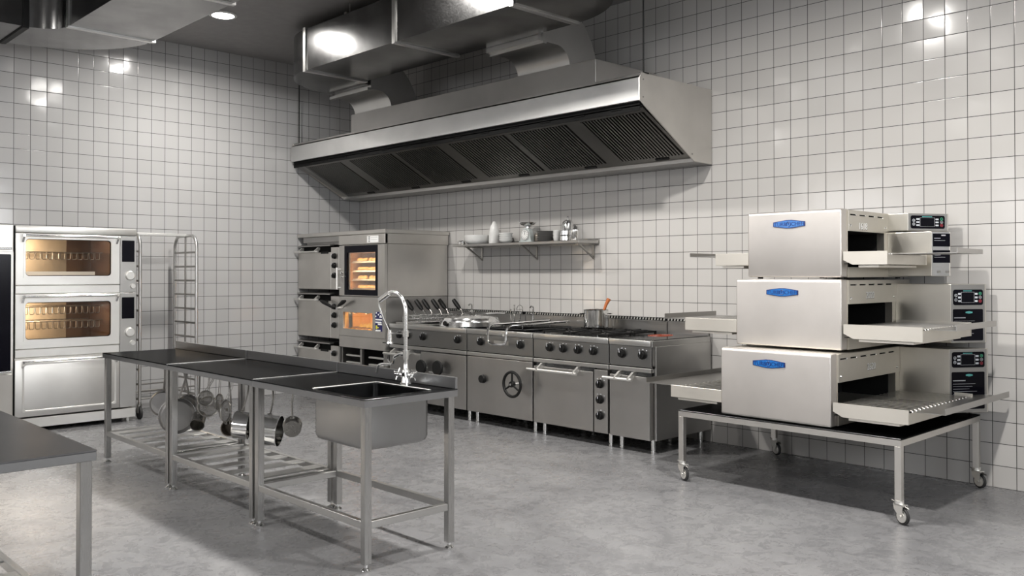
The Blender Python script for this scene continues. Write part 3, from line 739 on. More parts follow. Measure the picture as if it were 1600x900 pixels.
# tall cabinet oven cut by the left edge
T = thing('cabinet_oven', 'tall cabinet oven with a black glass door, cut off by the left picture edge', 'oven', (.45, -4.75, 0))
MB().box(.05, .85, -5.25, -4.262, .10, 1.905, .006).build('body', M['steel_light'], T)
d = MB().box(.85, .878, -5.24, -4.268, .60, 1.66, .003).build('door', M['steel_light'], T)
MB().rrect(-4.77, 1.11, .96, 1.05, .01, .878, .884, 'yz').build('glass_panel', M['black_gloss'], d)
MB().cyl((.91, -5.15, 1.685), (.91, -4.29, 1.685), .009, n=12).cyl((.878, -4.31, 1.685), (.91, -4.31, 1.685), .008, n=10).build('handle', M['chrome'], T)
MB().cyl((.91, -5.15, .585), (.91, -4.29, .585), .009, n=12).cyl((.85, -4.31, .585), (.91, -4.31, .585), .008, n=10).build('handle', M['chrome'], T)
MB().box(.85, .872, -5.24, -4.268, .12, .56, .004).build('lower_door', M['steel_soft'], T)
m = MB()
for y in (-4.32, -5.15): m.cyl((.75, y, 0), (.75, y, .10), .025, n=14).cyl((.15, y, 0), (.15, y, .10), .025, n=14)
m.build('foot', M['steel_light'], T)
MB().box(.05, .80, -4.259, -4.238, .10, 1.90).build('gap_filler', M['black_matt'], T, smooth=False)

# ---------------------------------------------------------------- wheeled tray rack beside the ovens
R_ = thing('tray_rack', 'empty wheeled tray rack of bent steel tube beside the baking ovens', 'tray rack', (.43, -2.8, 0))
XA, XB, YA, YB = .155, .705, -3.085, -2.50
def u_frame(y):
    m = MB(); r = .13; z = 1.865
    pts = [(XA, y, .16), (XA, y, z-r)]+[(XA+r-r*math.cos(a), y, z-r+r*math.sin(a)) for a in [PI/2*i/7 for i in range(1, 8)]]
    pts += [(XB-r+r*math.sin(a), y, z-r+r*math.cos(a)) for a in [PI/2*i/7 for i in range(0, 8)]]+[(XB, y, .16)]
    m.tube(pts, .016, 12); return m
for y in (YA, YB):
    fr = u_frame(y).build('end_frame', M['steel'], R_)
    m = MB()
    for i in range(11): m.box(XA+.01, XB-.01, y-.006, y+.006, 1.687-.149*i-.012, 1.687-.149*i+.008)
    m.build('rung', M['dull'], fr)
    MB().cyl((.43, y, .2), (.43, y, 1.86), .010, n=10).build('centre_rod', M['dull'], fr)
MB().box(.40, .46, YA, YB, 1.855, 1.885, .004).build('top_bar', M['steel_light'], R_)
for x in (XA, XB):
    MB().cyl((x, YA, .20), (x, YB, .20), .010, n=10).build('bottom_rail', M['dull'], R_)
    MB().cyl((x, YA, .28), (x, YB, .28), .008, n=10).build('bottom_rail', M['dull'], R_)
for i in range(1, 11): MB().box(XA, XA+.02, YA, YB, 1.687-.149*i-.004, 1.687-.149*i+.002).build('tray_slide', M['dull'], R_) if i in (10,) else None
for x in (XA, XB):
    for y in (YA, YB):
        c = MB().cyl((x, y, .14), (x, y, .17), .018, n=12).box(x-.018, x+.018, y-.02, y-.014, .06, .145).box(x-.018, x+.018, y+.014, y+.02, .06, .145).build('caster', M['dull'], R_)
        MB().cyl((x, y-.012, .062), (x, y+.012, .062), .062, n=24).build('wheel', M['rubber'], c)

# ---------------------------------------------------------------- the oven tower in the corner (faces the room, plane y = -.9)
FY = -.90
def handle_front(mb, x0, x1, z, y=FY, brackets=(), r=.011, out=.055):
    mb.cyl((x0, y-out, z), (x1, y-out, z), r, n=12)
    for bx in brackets:
        mb.prism([(y+.002, z+.05), (y-.02, z+.052), (y-out-.012, z+.012), (y-out-.012, z-.010), (y-out+.012, z-.012), (y+.002, z+.02)], 'x', bx-.012, bx+.012)
def knob(x, y, z, par, r=.030, ang=0.0, tick=True, name='knob'):
    m = MB(); m.mi = 0
    m.cyl((x, y, z), (x, y-.012, z), r, n=20).cyl((x, y-.012, z), (x, y-.032, z), r*.82, r*.76, n=20)
    s = len(m.v); m.box(x-.005, x+.005, y-.040, y-.032, z-r*.8, z+r*.8)
    m.mi = 1; m.box(x-.0025, x+.0025, y-.0412, y-.039, z+r*.25, z+r*.8)
    if tick:
        m.box(x-.006, x+.006, y-.001, y+.004, z+r*1.12, z+r*1.3)
        for sx in (-1, 1): m.box(x+sx*r*1.05-.004, x+sx*r*1.05+.004, y-.001, y+.004, z+r*.95, z+r*1.15)
    Mx = Matrix.Translation((x, 0, z)) @ Matrix.Rotation(ang, 4, 'Y') @ Matrix.Translation((-x, 0, -z))
    m.xform(Mx, s)
    return m.build(name, [M['black'], M['grey_key']], par)
def deck_oven(z0, z1, knobs, label, full=True):
    t = thing('deck_oven', label, 'oven', (.47, -.45, z0), 'deck ovens in the corner stack')
    MB().box(.012, .925, FY+.045, -.02, z0, z1).build('body', M['steel_mid'], t, smooth=False)
    d = MB().box(.012, .752, FY, FY+.04, z0+.004, z1-.028, .003).build('door', M['steel_soft'], t)
    h = MB(); handle_front(h, .02, .56, z1-.018, brackets=(.13, .50)); h.build('handle', M['steel_light'], d)
    MB().box(.54, .70, FY-.006, FY, z1-.045, z1-.02).build('latch', M['black'], d)
    p = MB().box(.757, .925, FY, FY+.04, z0+.004, z1+.03, .002).build('knob_panel', M['steel_soft'], t)
    for z in knobs: knob(.838, FY, z, p, .034)
    # shadow gap above the door
    m = MB().box(.014, .75, FY+.04, FY+.044, z1-.028, z1+.07); m.build('gap', M['black_matt'], t, smooth=False)
    MB().prism([(FY+.05, z1+.072), (FY-.012, z1+.060), (FY-.012, z1+.045), (FY+.05, z1+.055)], 'x', .012, .752).build('hood_lip', M['steel_mid'], t)
    return t
deck_oven(1.272, 1.74, (1.665, 1.555, 1.438), 'top deck oven of the stack in the corner, left of the glowing rack oven')
MIDOVEN = deck_oven(.70, 1.165, (1.075, .975, .860), 'middle deck oven of the stack in the corner')
deck_oven(.115, .585, (.53, .40, .28), 'bottom deck oven of the stack in the corner, mostly behind the worktables')
C_ = thing('tower_canopy', 'flat steel canopy capping the oven stacks in the corner', 'canopy', (.93, -.45, 1.87))
MB().box(.012, 1.86, FY-.015, -.01, 1.902, 1.945, .003).build('top_slab', M['steel_soft'], C_)
MB().box(.94, 1.85, FY-.012, FY+.03, 1.79, 1.898, .003).build('front_fascia', M['steel_soft'], C_)
m = MB().box(.08, .935, FY+.08, FY+.11, 1.80, 1.90).box(.08, .935, FY+.03, FY+.06, 1.835, 1.90)
m.build('recessed_fascia', M['steel_mid'], C_, smooth=False)
MB().box(1.835, 1.85, FY, -.02, 1.79, 1.90).box(.94, 1.835, FY+.04, -.02, 1.79, 1.90).build('side_skirt', M['steel_soft'], C_, smooth=False)
pl = MB(); pl.box(1.52, 1.735, FY-.0145, FY-.012, 1.805, 1.878); pl = pl.build('name_plate', M['white'], C_, smooth=False)
m = MB()
for i in range(4): m.box(1.545, 1.575, FY-.0155, FY-.0145, 1.812+.017*i, 1.820+.017*i)
m.build('print', M['black'], pl, smooth=False)
for i in range(2): MB().box(1.59, 1.72, FY-.0155, FY-.0145, 1.832+.024*i, 1.836+.024*i).build('print', M['txt_grey'], pl, smooth=False)

def hollow(x0, x1, z0, z1, hx0, hx1, hz0, hz1, y0, y1, depth):
    m = MB().box(x0, hx0, y0, y1, z0, z1).box(hx1, x1, y0, y1, z0, z1).box(hx0, hx1, y0, y1, z0, hz0).box(hx0, hx1, y0, y1, hz1, z1).box(hx0, hx1, y0+depth, y1, hz0, hz1)
    return m
def lining(hx0, hx1, hz0, hz1, ya, yb, mat, par):
    e = .004
    MB().box(hx0, hx1, yb-e, yb, hz0, hz1).box(hx0, hx0+e, ya, yb, hz0, hz1).box(hx1-e, hx1, ya, yb, hz0, hz1).box(hx0, hx1, ya, yb, hz0, hz0+e).box(hx0, hx1, ya, yb, hz1-e, hz1).build('cavity', mat, par, smooth=False)
K = thing('rack_oven', 'glazed steel rack oven with trays of croissants glowing behind its glass door', 'oven', (1.38, -.45, 1.205))
hollow(.935, 1.835, 1.205, 1.787, 1.09, 1.655, 1.27, 1.70, FY+.04, -.02, .45).build('body', M['steel_soft'], K, smooth=False)
lining(1.09, 1.655, 1.27, 1.70, FY+.045, FY+.488, M['rust_back'], K)
d = MB().ring(.935, 1.835, 1.208, 1.782, 1.04, 1.705, 1.215, 1.778, .004, FY, FY+.036, 'xz', 2).build('door', M['steel_soft'], K)
MB().ring(1.04, 1.705, 1.215, 1.778, 1.09, 1.655, 1.278, 1.70, .004, FY+.002, FY+.03, 'xz', 2).build('window_border', M['black_gloss'], d)
MB().box(1.09, 1.655, FY+.012, FY+.016, 1.278, 1.70).build('glass', M['glass'], d, smooth=False)
MB().cyl((.955, FY-.045, 1.28), (.955, FY-.045, 1.53), .010, n=12).cyl((.955, FY, 1.30), (.955, FY-.045, 1.30), .007, n=8).cyl((.955, FY, 1.51), (.955, FY-.045, 1.51), .007, n=8).build('handle', M['white'], d)
m = MB().cyl((1.01, FY, 1.47), (1.01, FY-.03, 1.47), .014, n=12).cyl((1.01, FY, 1.42), (1.01, FY-.03, 1.42), .012, n=12); m.build('latch', M['chrome'], d)
TR = (1.60, 1.497, 1.398, 1.292)
for xx in (1.53, 1.575): MB().box(xx, xx+.012, FY+.10, FY+.115, 1.275, 1.70).build('tray_upright', M['steel_light'], K)
for z in TR:
    m = MB().box(1.10, 1.645, FY+.08, FY+.42, z-.012, z-.006).box(1.10, 1.645, FY+.075, FY+.083, z-.014, z+.004).box(1.095, 1.11, FY+.06, FY+.44, z-.022, z-.012).box(1.635, 1.65, FY+.06, FY+.44, z-.022, z-.012)
    m.build('baking_tray', M['steel_light'], K, smooth=False)
for z in TR:
    L = bpy.data.lights.new('rack oven lamp', 'AREA'); L.shape = 'RECTANGLE'; L.size = .50; L.size_y = .012; L.energy = 1.5; L.color = (1, .74, .45)
    o = bpy.data.objects.new('oven_lamp', L); COL.objects.link(o); o.parent = K; o.location = Vector((1.37, FY+.030, z+.075))-Vector(K.location); o.rotation_euler = (math.radians(62), 0, 0)
# croissants
def croissant():
    n = 12; rr = []; pts = []
    for i in range(n+1):
        u = i/n*2-1; a = u*1.25
        pts.append((.050*math.sin(a), .036*(1-math.cos(a)), .022))
        base = .028*math.sqrt(max(0, 1-u*u*.93)); rr.append(max(.004, base*(1+.10*math.cos(u*14))))
    return MB().tube(pts, rr, 10)
cr = croissant(); crm = None
names = {0: 'top', 1: 'second', 2: 'third', 3: 'lowest'}
for ti, z in enumerate(TR):
    for i in range(5):
        if crm is None:
            ob = cr.build('croissant', M['bread']); crm = ob.data
        else:
            ob = bpy.data.objects.new('croissant', crm); COL.objects.link(ob)
        ob.location = (1.16+i*.105+random.uniform(-.008, .008), FY+.14+random.uniform(0, .02), z-.008)
        ob.rotation_euler = (0, 0, random.uniform(-.4, .4)+(PI if i % 2 else 0))
        tag(ob, 'golden croissant in the row on the %s tray of the rack oven' % names[ti], 'croissant', 'croissants on the %s oven tray' % names[ti])

Q = thing('grill_oven', 'steel grill oven with flames behind an orange window, under the rack oven', 'oven', (1.38, -.45, .62))
hollow(.935, 1.835, .615, 1.200, 1.015, 1.605, .828, 1.022, FY+.02, -.02, .35).build('body', M['steel_mid'], Q, smooth=False)
lining(1.015, 1.605, .828, 1.022, FY+.022, FY+.37, M['orange_back'], Q)
MB().ring(.935, 1.835, .75, 1.196, 1.015, 1.605, .828, 1.022, .004, FY, FY+.018, 'xz', 2).build('front_panel', M['steel_soft'], Q)
MB().box(.935, 1.835, FY+.002, FY+.018, .618, .745).build('lower_panel', M['steel_soft'], Q, smooth=False)
MB().box(1.015, 1.605, FY+.010, FY+.013, .828, 1.022).build('glass', M['glass'], Q, smooth=False)
MB().cyl((1.085, FY+.06, .83), (1.075, FY+.06, 1.02), .022, n=12).build('spit_post', M['black'], Q)
m = MB().box(1.18, 1.21, FY+.03, FY+.06, 1.008, 1.021).box(1.42, 1.45, FY+.03, FY+.06, 1.008, 1.021); m.build('clip', M['black'], Q, smooth=False)
random.seed(3)
m = MB()
for i in range(60):
    x = 1.12+.47*random.random()**.7; h = (.02+.06*random.random())*(.6+.8*(x-1.1)/.5); y = FY+.09+.16*random.random(); r = .012+.010*random.random()
    m.lathe((x, y, .834), [(r*.6, 0), (r, h*.3), (r*.7, h*.6), (r*.25, h*.88), (0.0005, h)], 8)
fl = m.build('flames', M['flame'], Q); fl['kind'] = 'stuff'
m = MB()
for i in range(9): m.cyl((1.05+i*.065, FY+.05, .838), (1.05+i*.065, FY+.34, .838), .010, n=8)
m.build('burner_bars', M['rust_back'], Q)
L = bpy.data.lights.new('grill lamp', 'AREA'); L.shape = 'RECTANGLE'; L.size = .50; L.size_y = .012; L.energy = 2.0; L.color = (1, .80, .42)
o = bpy.data.objects.new('grill_lamp', L); COL.objects.link(o); o.parent = Q; o.location = Vector((1.31, FY+.028, 1.010))-Vector(Q.location); o.rotation_euler = (math.radians(60), 0, 0)
lb = MB().box(1.662, 1.79, FY-.003, FY, .826, 1.040).build('label_plate', M['label_navy'], Q, smooth=False)
m = MB()
for (z, a, b) in ((1.028, .01, .03), (1.028, .085, .118), (.990, .0, .02), (.985, .08, .128), (.955, .004, .128), (.925, .004, .12), (.905, .05, .128), (.836, .004, .10), (1.01, .05, .07), (.998, .09, .11)):
    m.box(1.662+a, 1.662+b, FY-.0042, FY-.003, z-.008, z+.008)
m.build('print', M['white'], lb, smooth=False)
MB().prism([(1.672, .852), (1.70, .852), (1.70, .862), (1.73, .862), (1.73, .872), (1.70, .872), (1.70, .89), (1.672, .89)], 'y', FY-.0042, FY-.003).build('print', M['label_yellow'], lb, smooth=False)
# lever pair on the stack
lv = MB().cyl((.945, FY-.03, 1.075), (.972, FY-.06, 1.06), .010, n=10).cyl((.955, FY, 1.06), (.955, FY-.05, 1.06), .016, n=12)
lv = lv.build('lever_pivot', M['chrome'], Q)
MB().tube([(.918, FY-.035, 1.07), (.845, FY-.05, 1.075), (.80, FY-.06, 1.095), (.71, FY-.07, 1.125), (.65, FY-.07, 1.14)], [.008, .016, .020, .024, .014], 10).build('lever_grip', M['black'], MIDOVEN)
MB().tube([(.985, FY-.05, 1.085), (1.04, FY-.06, 1.105), (1.12, FY-.07, 1.135), (1.17, FY-.07, 1.15)], [.010, .018, .026, .014], 10).build('lever_grip', M['black'], lv)

G = thing('tray_stand', 'low steel stand with two bays of tray slides under the grill oven', 'stand', (1.38, -.45, 0))
m = MB().box(.935, .955, FY, FY+.03, .10, .610).box(1.815, 1.835, FY, FY+.03, .10, .610).box(1.365, 1.40, FY, FY+.03, .10, .610).box(.935, 1.835, FY, FY+.03, .10, .14)
m.box(.955, .965, FY+.03, -.04, .10, .61).box(1.805, 1.835, FY+.03, -.02, .10, .61).box(.955, 1.805, -.05, -.03, .10, .61)
m.build('frame', M['steel_mid'], G, smooth=False)
MB().box(.965, 1.805, FY+.30, FY+.305, .14, .61).build('back_panel', M['black_matt'], G, smooth=False)
for z in (.53, .45, .37, .29, .21):
    MB().box(1.06, 1.355, FY+.012, FY+.05, z-.012, z+.006, .003).build('tray_slide', M['steel_light'], G)
    MB().box(1.51, 1.80, FY+.012, FY+.05, z-.012, z+.006, .003).build('tray_slide', M['steel_light'], G)
for x in (1.0, 1.77):
    for y in (FY+.06, -.1): MB().cyl((x, y, 0), (x, y, .10), .02, n=12).build('foot', M['chrome'], G)
# ---------------------------------------------------------------- cooking range along the back wall
RF = -.845
def module(name, label, cat, x0, x1, knobs, top='steel', group=None):
    t = thing(name, label, cat, ((x0+x1)/2, -.43, 0), group)
    m = MB().box(x0+.002, x1-.002, RF+.02, -.02, .70, .905).box(x0+.002, x1-.002, RF+.06, -.02, .11, .70)
    m.build('body', M['steel_mid'], t, smooth=False)
    MB().box(x0+.001, x1-.001, RF+.004, RF+.03, .705, .868, .002).build('control_panel', M['console'], t)
    MB().box(x0+.001, x1-.001, RF-.006, RF+.05, .869, .918, .007, 3).build('front_lip', M['steel'], t)
    MB().box(x0+.002, x1-.002, RF+.024, RF+.06, .69, .712).build('vent_gap', M['black_matt'], t, smooth=False)
    MB().box(x0+.001, x1-.001, RF-.002, RF+.05, .658, .693, .004).build('ledge', M['steel'], t)
    b = MB().box(x0+.001, x1-.001, -.032, -.018, .905, 1.030, .002).box(x0+.001, x1-.001, -.06, -.018, 1.026, 1.032).build('backsplash', M['steel_mid'], t)
    g = MB(); g.mi = 0; g.box(x0+.001, x1-.001, -.034, -.02, 1.032, 1.060); g.mi = 1
    n = int((x1-x0)/.034)
    for i in range(n):
        xx = x0+.006+i*.034
        g.prism([(xx, 1.036), (xx+.014, 1.036), (xx+.020, 1.056), (xx+.006, 1.056)], 'y', -.040, -.034)
    g.build('vent_strip', [M['black_matt'], M['steel_light']], b, smooth=False)
    for x in knobs: knob(x, RF+.004, .80, t, .036, random.uniform(-.15, .15))
    for x in (x0+.065, x1-.045):
        for y in (RF+.09, -.09):
            l = MB().cyl((x, y, .022), (x, y, .112), .020, n=16).cyl((x, y, .0), (x, y, .017), .022, .022, n=16).cyl((x, y, .017), (x, y, .022), .015, n=12)
            l.build('leg', M['chrome'], t)
    return t
def door(t, x0, x1, z0=.114, z1=.622, handle=True, mat='steel_mid'):
    d = MB().box(x0+.004, x1-.004, RF, RF+.055, z0, z1, .003).build('door', M[mat], t)
    MB().box(x0+.004, x1-.004, RF+.03, RF+.058, z1+.002, .657).build('recess_panel', M['steel_dark'], t, smooth=False)
    if handle:
        h = MB(); h.cyl((x0-.01, RF-.07, .598), (x1-.13, RF-.07, .598), .013, n=14)
        for bx in (x0+.12, x1-.16):
            h.prism([(RF+.03, .655), (RF-.02, .655), (RF-.083, .61), (RF-.083, .588), (RF-.058, .588), (RF+.0, .622), (RF+.03, .622)], 'x', bx-.010, bx+.010)
        h.build('handle', M['steel_light'], d)
    return d
MA = module('fryer_station', 'long steel fryer and pan station at the left end of the range', 'cooking station', 1.845, 3.13, (2.03, 2.17, 2.44, 2.998), group=None)
door(MA, 1.845, 2.40); door(MA, 2.40, 3.13, handle=False, z1=.645)
MB().box(1.86, 2.50, -.80, -.05, .895, .908).build('fryer_top', M['black_matt'], MA, smooth=False)
MB().box(2.50, 3.13, -.80, -.05, .895, .915).build('pan_top', M['steel_dark'], MA, smooth=False)
w = MB().ring(1.88, 2.47, -.78, -.10, 1.90, 2.45, -.76, -.12, .02, .93, .909, 'xy', 3).build('well_rim', M['steel'], MA)
for x, z in ((2.47, .475), (2.74, .485)):
    m = MB().cyl((x, RF, z), (x, RF-.06, z), .020, n=14).box(x-.085, x+.03, RF-.05, RF-.02, z-.045, z-.005, .006).cyl((x-.15, RF-.035, z-.03), (x-.085, RF-.035, z-.03), .012, n=10)
    v = m.build('drain_valve', M['chrome'], MA)
    MB().lathe((x+.02, RF-.065, z+.02), [(0, -.015), (.072, -.015), (.078, 0), (.072, .015), (0, .015)], 20, Matrix.Rotation(PI/2, 3, 'X')).build('valve_wheel', M['black'], v)
# round pan with its lid
PL = thing('pan_lid', 'polished round two-tier lid with black knob, on the pan left on the range', 'lid', (2.80, -.50, .915))
m = MB().lathe((2.80, -.50, .917), [(0, .0), (.330, 0), (.338, .008), (.318, .044), (.306, .048), (.306, .054), (.285, .088), (.24, .097), (.10, .103), (0, .104)], 56)
m.build('cover', M['bright_lid'], PL)
MB().lathe((2.80, -.845, .955), [(0, -.012), (.022, -.012), (.026, 0), (.022, .012), (0, .012)], 16, Matrix.Rotation(PI/2, 3, 'X')).cyl((2.80, -.83, .955), (2.80, -.82, .955), .01, n=8).build('knob', M['black'], PL)
MB().tube([(2.66, -.32, 1.01), (2.67, -.30, 1.03), (2.75, -.24, 1.035), (2.98, -.24, 1.045), (3.05, -.24, 1.045)], .011, 8).build('lift_handle', M['chrome'], PL)
# wire baskets standing in the fryer
def basket():
    t = thing('fry_basket', 'wire basket', 'basket', (0, 0, 0), 'wire baskets in the fryer')
    m = MB(); a, b, h = .11, .042, .075
    for z in (0, h/2, h): m.tube([(-a, -b, z), (a, -b, z), (a, b, z), (-a, b, z)], .0028, 5, True)
    for i in range(9):
        x = -a+2*a*i/8; m.tube([(x, -b, h), (x, -b, 0), (x, b, 0), (x, b, h)], .0018, 4)
    for y in (-.015, .015): m.tube([(-a, y, h), (-a, y, 0), (a, y, 0), (a, y, h)], .0018, 4)
    m.build('wire_basket', M['chrome'], t)
    m = MB().tube([(a-.02, -.02, h), (.05, -.008, h+.04), (.0, 0, h+.075)], .003, 6).tube([(a-.02, .02, h), (.05, .008, h+.04), (.0, 0, h+.075)], .003, 6)
    s = m.build('handle_wire', M['chrome'], t)
    MB().tube([(.012, 0, h+.060), (-.012, 0, h+.078), (-.060, 0, h+.120), (-.100, 0, h+.156)], [.015, .024, .026, .022], 10).build('handle_grip', M['black'], s)
    return t
bk = basket()
bl = ['nearest the room', 'second from the room', 'third from the room', 'fourth from the room', 'fifth from the room', 'next to the wall']
bys = [-.70, -.585, -.47, -.355, -.24, -.15]
bk.location = (2.06, bys[0], .932); bk['label'] = 'wire fryer basket with black grip, ' + bl[0]
for i in range(1, 6): dup(bk, (2.06+(.14 if i == 5 else .02*(i % 2)), bys[i], .932), 'wire fryer basket with black grip, ' + bl[i])

MBr = module('tilting_kettle', 'steel tilting kettle unit with a black handwheel and looped lid handle', 'cooking station', 3.14, 4.055, (3.344, 3.896))
MB().box(3.155, 4.045, -.80, -.05, .895, .915).build('top_deck', M['black_gloss'], MBr, smooth=False)
door(MBr, 3.14, 4.055, z1=.650, handle=False)
MB().box(3.55, 3.72, RF+.0, RF+.004, .795, .815).build('vent_slot', M['black'], MBr, smooth=False)
MB().box(3.535, 3.735, RF-.001, RF+.002, .785, .822).build('slot_plate', M['steel'], MBr, smooth=False)
MB().cyl((3.385, RF, .445), (3.385, RF-.035, .445), .042, .036, n=24).build('round_knob', M['black'], MBr)
# handwheel
m = MB(); c = Vector((3.905, RF-.115, .447)); 
m.tube([c+Vector((.112*math.cos(a), 0, .112*math.sin(a))) for a in [2*PI*i/32 for i in range(32)]], .0135, 8, True)
for k in range(3):
    a = PI/2+k*2*PI/3; m.cyl(c, c+Vector((.108*math.cos(a), 0, .108*math.sin(a))), .011, .008, n=8)
m.cyl(c+Vector((0, .02, 0)), c+Vector((0, -.015, 0)), .028, n=16)
hw = m.build('handwheel', M['black'], MBr)
MB().cyl(c+Vector((0, -.016, 0)), c+Vector((0, -.024, 0)), .010, n=12).cyl((c.x, RF, c.z), (c.x, RF-.10, c.z), .012, n=12).build('spindle', M['chrome'], hw)
# lid arms and handle loop
m = MB(); xa, xb = 3.545, 3.80
def rr(pts): return pts
loop = [(xa, -.08, .985), (xa, -.86, .975), (xa, -.905, .965), (xa, -.93, .935), (xa+.003, -.935, .84), (xa+.02, -.935, .808), (xa+.055, -.935, .797), (xb-.055, -.935, .797), (xb-.02, -.935, .808), (xb-.003, -.935, .84), (xb, -.93, .935), (xb, -.905, .965), (xb, -.86, .975), (xb, -.08, .985)]
m.tube(loop, .011, 10)
for x in (xa, xb):
    for y in (-.72, -.35): m.cyl((x, y, .915), (x, y, .978), .006, n=8)
m.build('lid_handle', M['chrome'], MBr)
MB().box(3.30, 3.86, -.74, -.10, .915, .94, .01, 2).build('kettle_lid', M['steel_dark'], MBr)
m = MB()
for x in (3.44, 3.67): m.box(x, x+.035, RF-.02, RF-.006, .868, .90, .004)
m.build('hinge_clip', M['chrome'], MBr)

MC = module('cooking_range', 'four-burner steel range with side knobs and an oven door', 'cooking range', 4.065, 4.955, (4.274, 4.438, 4.613, 4.789))
door(MC, 4.065, 4.785)
MB().box(4.797, 4.945, RF, RF+.055, .114, .645, .002).build('side_panel', M['steel_mid'], MC)
sp_ = [o for o in MC.children if o.name.startswith('side_panel')][0]
for z in (.527, .397, .262): knob(4.868, RF, z, sp_, .036, .1)
MB().box(4.075, 4.945, -.80, -.05, .90, .916).build('hob', M['ceramic_black'], MC, smooth=False)
for bx in (4.30, 4.72):
    for by in (-.62, -.27):
        g = MB(); zt = .952
        for s in (-.17, .17):
            g.box(bx+s-.006, bx+s+.006, by-.16, by+.16, .930, .944); g.box(bx-.17, bx+.17, by+s*.9-.006, by+s*.9+.006, .930, .944)
        for k in range(8):
            a = k*PI/4; p = Vector((bx, by, 0)); u = Vector((math.cos(a), math.sin(a), 0))
            g.prism([(0, 0)], 'x', 0, 0) if False else g.cyl(p+u*.045+Vector((0, 0, zt-.006)), p+u*.165+Vector((0, 0, zt-.006)), .0065, n=6)
        for sx in (-.17, .17):
            for sy in (-.153, .153): g.box(bx+sx-.008, bx+sx+.008, by+sy-.008, by+sy+.008, .915, .944)
        gr = g.build('pan_grate', M['black'], MC)
        MB().lathe((bx, by, .916), [(0, 0), (.055, 0), (.058, .010), (.045, .018), (.02, .022), (0, .022)], 24).build('burner_cap', M['ceramic_black'], MC)
MD = module('ceramic_hob', 'narrow black-topped hob with a red glowing zone at the right end of the range', 'cooking range', 4.965, 5.40, (5.103, 5.316))
door(MD, 4.965, 5.388)
MB().box(4.975, 5.395, -.82, -.035, .905, .922, .003).build('hob_plate', M['ceramic_black'], MD)
m = MB()
for r in (.035, .052, .070, .088):
    m.tube([(5.10+r*math.cos(a), -.32+r*1.5*math.sin(a), .9225) for a in [2*PI*i/32 for i in range(32)]], .0035, 5, True)
m.build('glowing_zone', M['hot'], MD)
MB().box(5.40, 5.415, RF+.05, -.02, .11, .868, .002).box(5.40, 5.412, RF+.004, -.02, .868, .915, .002).build('side_cheek', M['steel'], MD)
# pot with spoon
PT = thing('stock_pot', 'polished steel pot standing on the rear left burner of the range', 'pot', (4.32, -.27, .954))
MB().lathe((4.32, -.27, .953), [(0, 0), (.108, 0), (.115, .008), (.116, .165), (.120, .170), (.116, .172), (.112, .168), (.111, .012), (0, .006)], 40).build('pot_body', M['chrome'], PT)
m = MB()
for s in (-1, 1):
    d = Vector((.74*s, .67*s, 0)); q = Vector((-d.y, d.x, 0)); c = Vector((4.32, -.27, 1.085))
    m.tube([c+d*.114+q*.03, c+d*.140+q*.026, c+d*.150, c+d*.140-q*.026, c+d*.114-q*.03], .005, 6)
m.build('side_handle', M['chrome'], PT)
SP = MB().tube([(4.36, -.27, 1.0), (4.385, -.24, 1.10), (4.40, -.22, 1.17), (4.42, -.20, 1.225)], [.008, .010, .015, .020], 8)
tag(SP.build('wooden_spoon', M['wood']), 'orange-brown wooden spoon leaning out of the steel pot on the range', 'spoon')
# wall taps behind the kettle
def swan_tap(x, label, kind):
    t = thing('range_tap', label, 'tap', (x, -.11, .918), 'chrome taps behind the range')
    if kind == 'single':
        MB().cyl((x, -.11, .918), (x, -.11, 1.06), .009, n=10).tube([(x, -.11, 1.06), (x, -.11, 1.10), (x, -.115, 1.12), (x, -.14, 1.125), (x, -.155, 1.11)], .008, 8).build('spout', M['chrome'], t)
        MB().cyl((x-.035, -.11, 1.04), (x+.02, -.11, 1.045), .006, n=8).build('lever', M['chrome'], t)
    else:
        m = MB().cyl((x, -.11, .93), (x, -.11, 1.10), .009, n=10).tube([(x-.055, -.11, 1.07), (x-.055, -.11, .975), (x-.045, -.11, .955), (x-.015, -.11, .95), (x, -.11, .96)], .007, 8)
        m.tube([(x, -.11, .955), (x+.03, -.11, .945), (x+.07, -.11, .955), (x+.085, -.11, .99), (x+.085, -.11, 1.06)], .007, 8)
        m.build('pipes', M['chrome'], t)
        MB().tube([(x+.085+.045*math.cos(a), -.115, 1.085+.045*math.sin(a)) for a in [2*PI*i/18 for i in range(18)]], .004, 6, True).cyl((x+.045, -.115, 1.085), (x+.125, -.115, 1.085), .003, n=6).cyl((x+.085, -.115, 1.045), (x+.085, -.115, 1.125), .003, n=6).build('tap_wheel', M['chrome'], t)
        MB().cyl((x-.055, -.11, 1.07), (x-.055, -.11, 1.085), .012, n=10).cyl((x, -.11, 1.10), (x, -.11, 1.13), .004, .010, n=8).build('valve_cap', M['chrome'], t)
swan_tap(2.37, 'single chrome swan-neck tap behind the round pan lid', 'single')
swan_tap(3.05, 'double chrome tap with a round wheel, between the lid and the kettle', 'double')
swan_tap(3.33, 'thin chrome tap rising behind the kettle, right of the wheel tap', 'single')

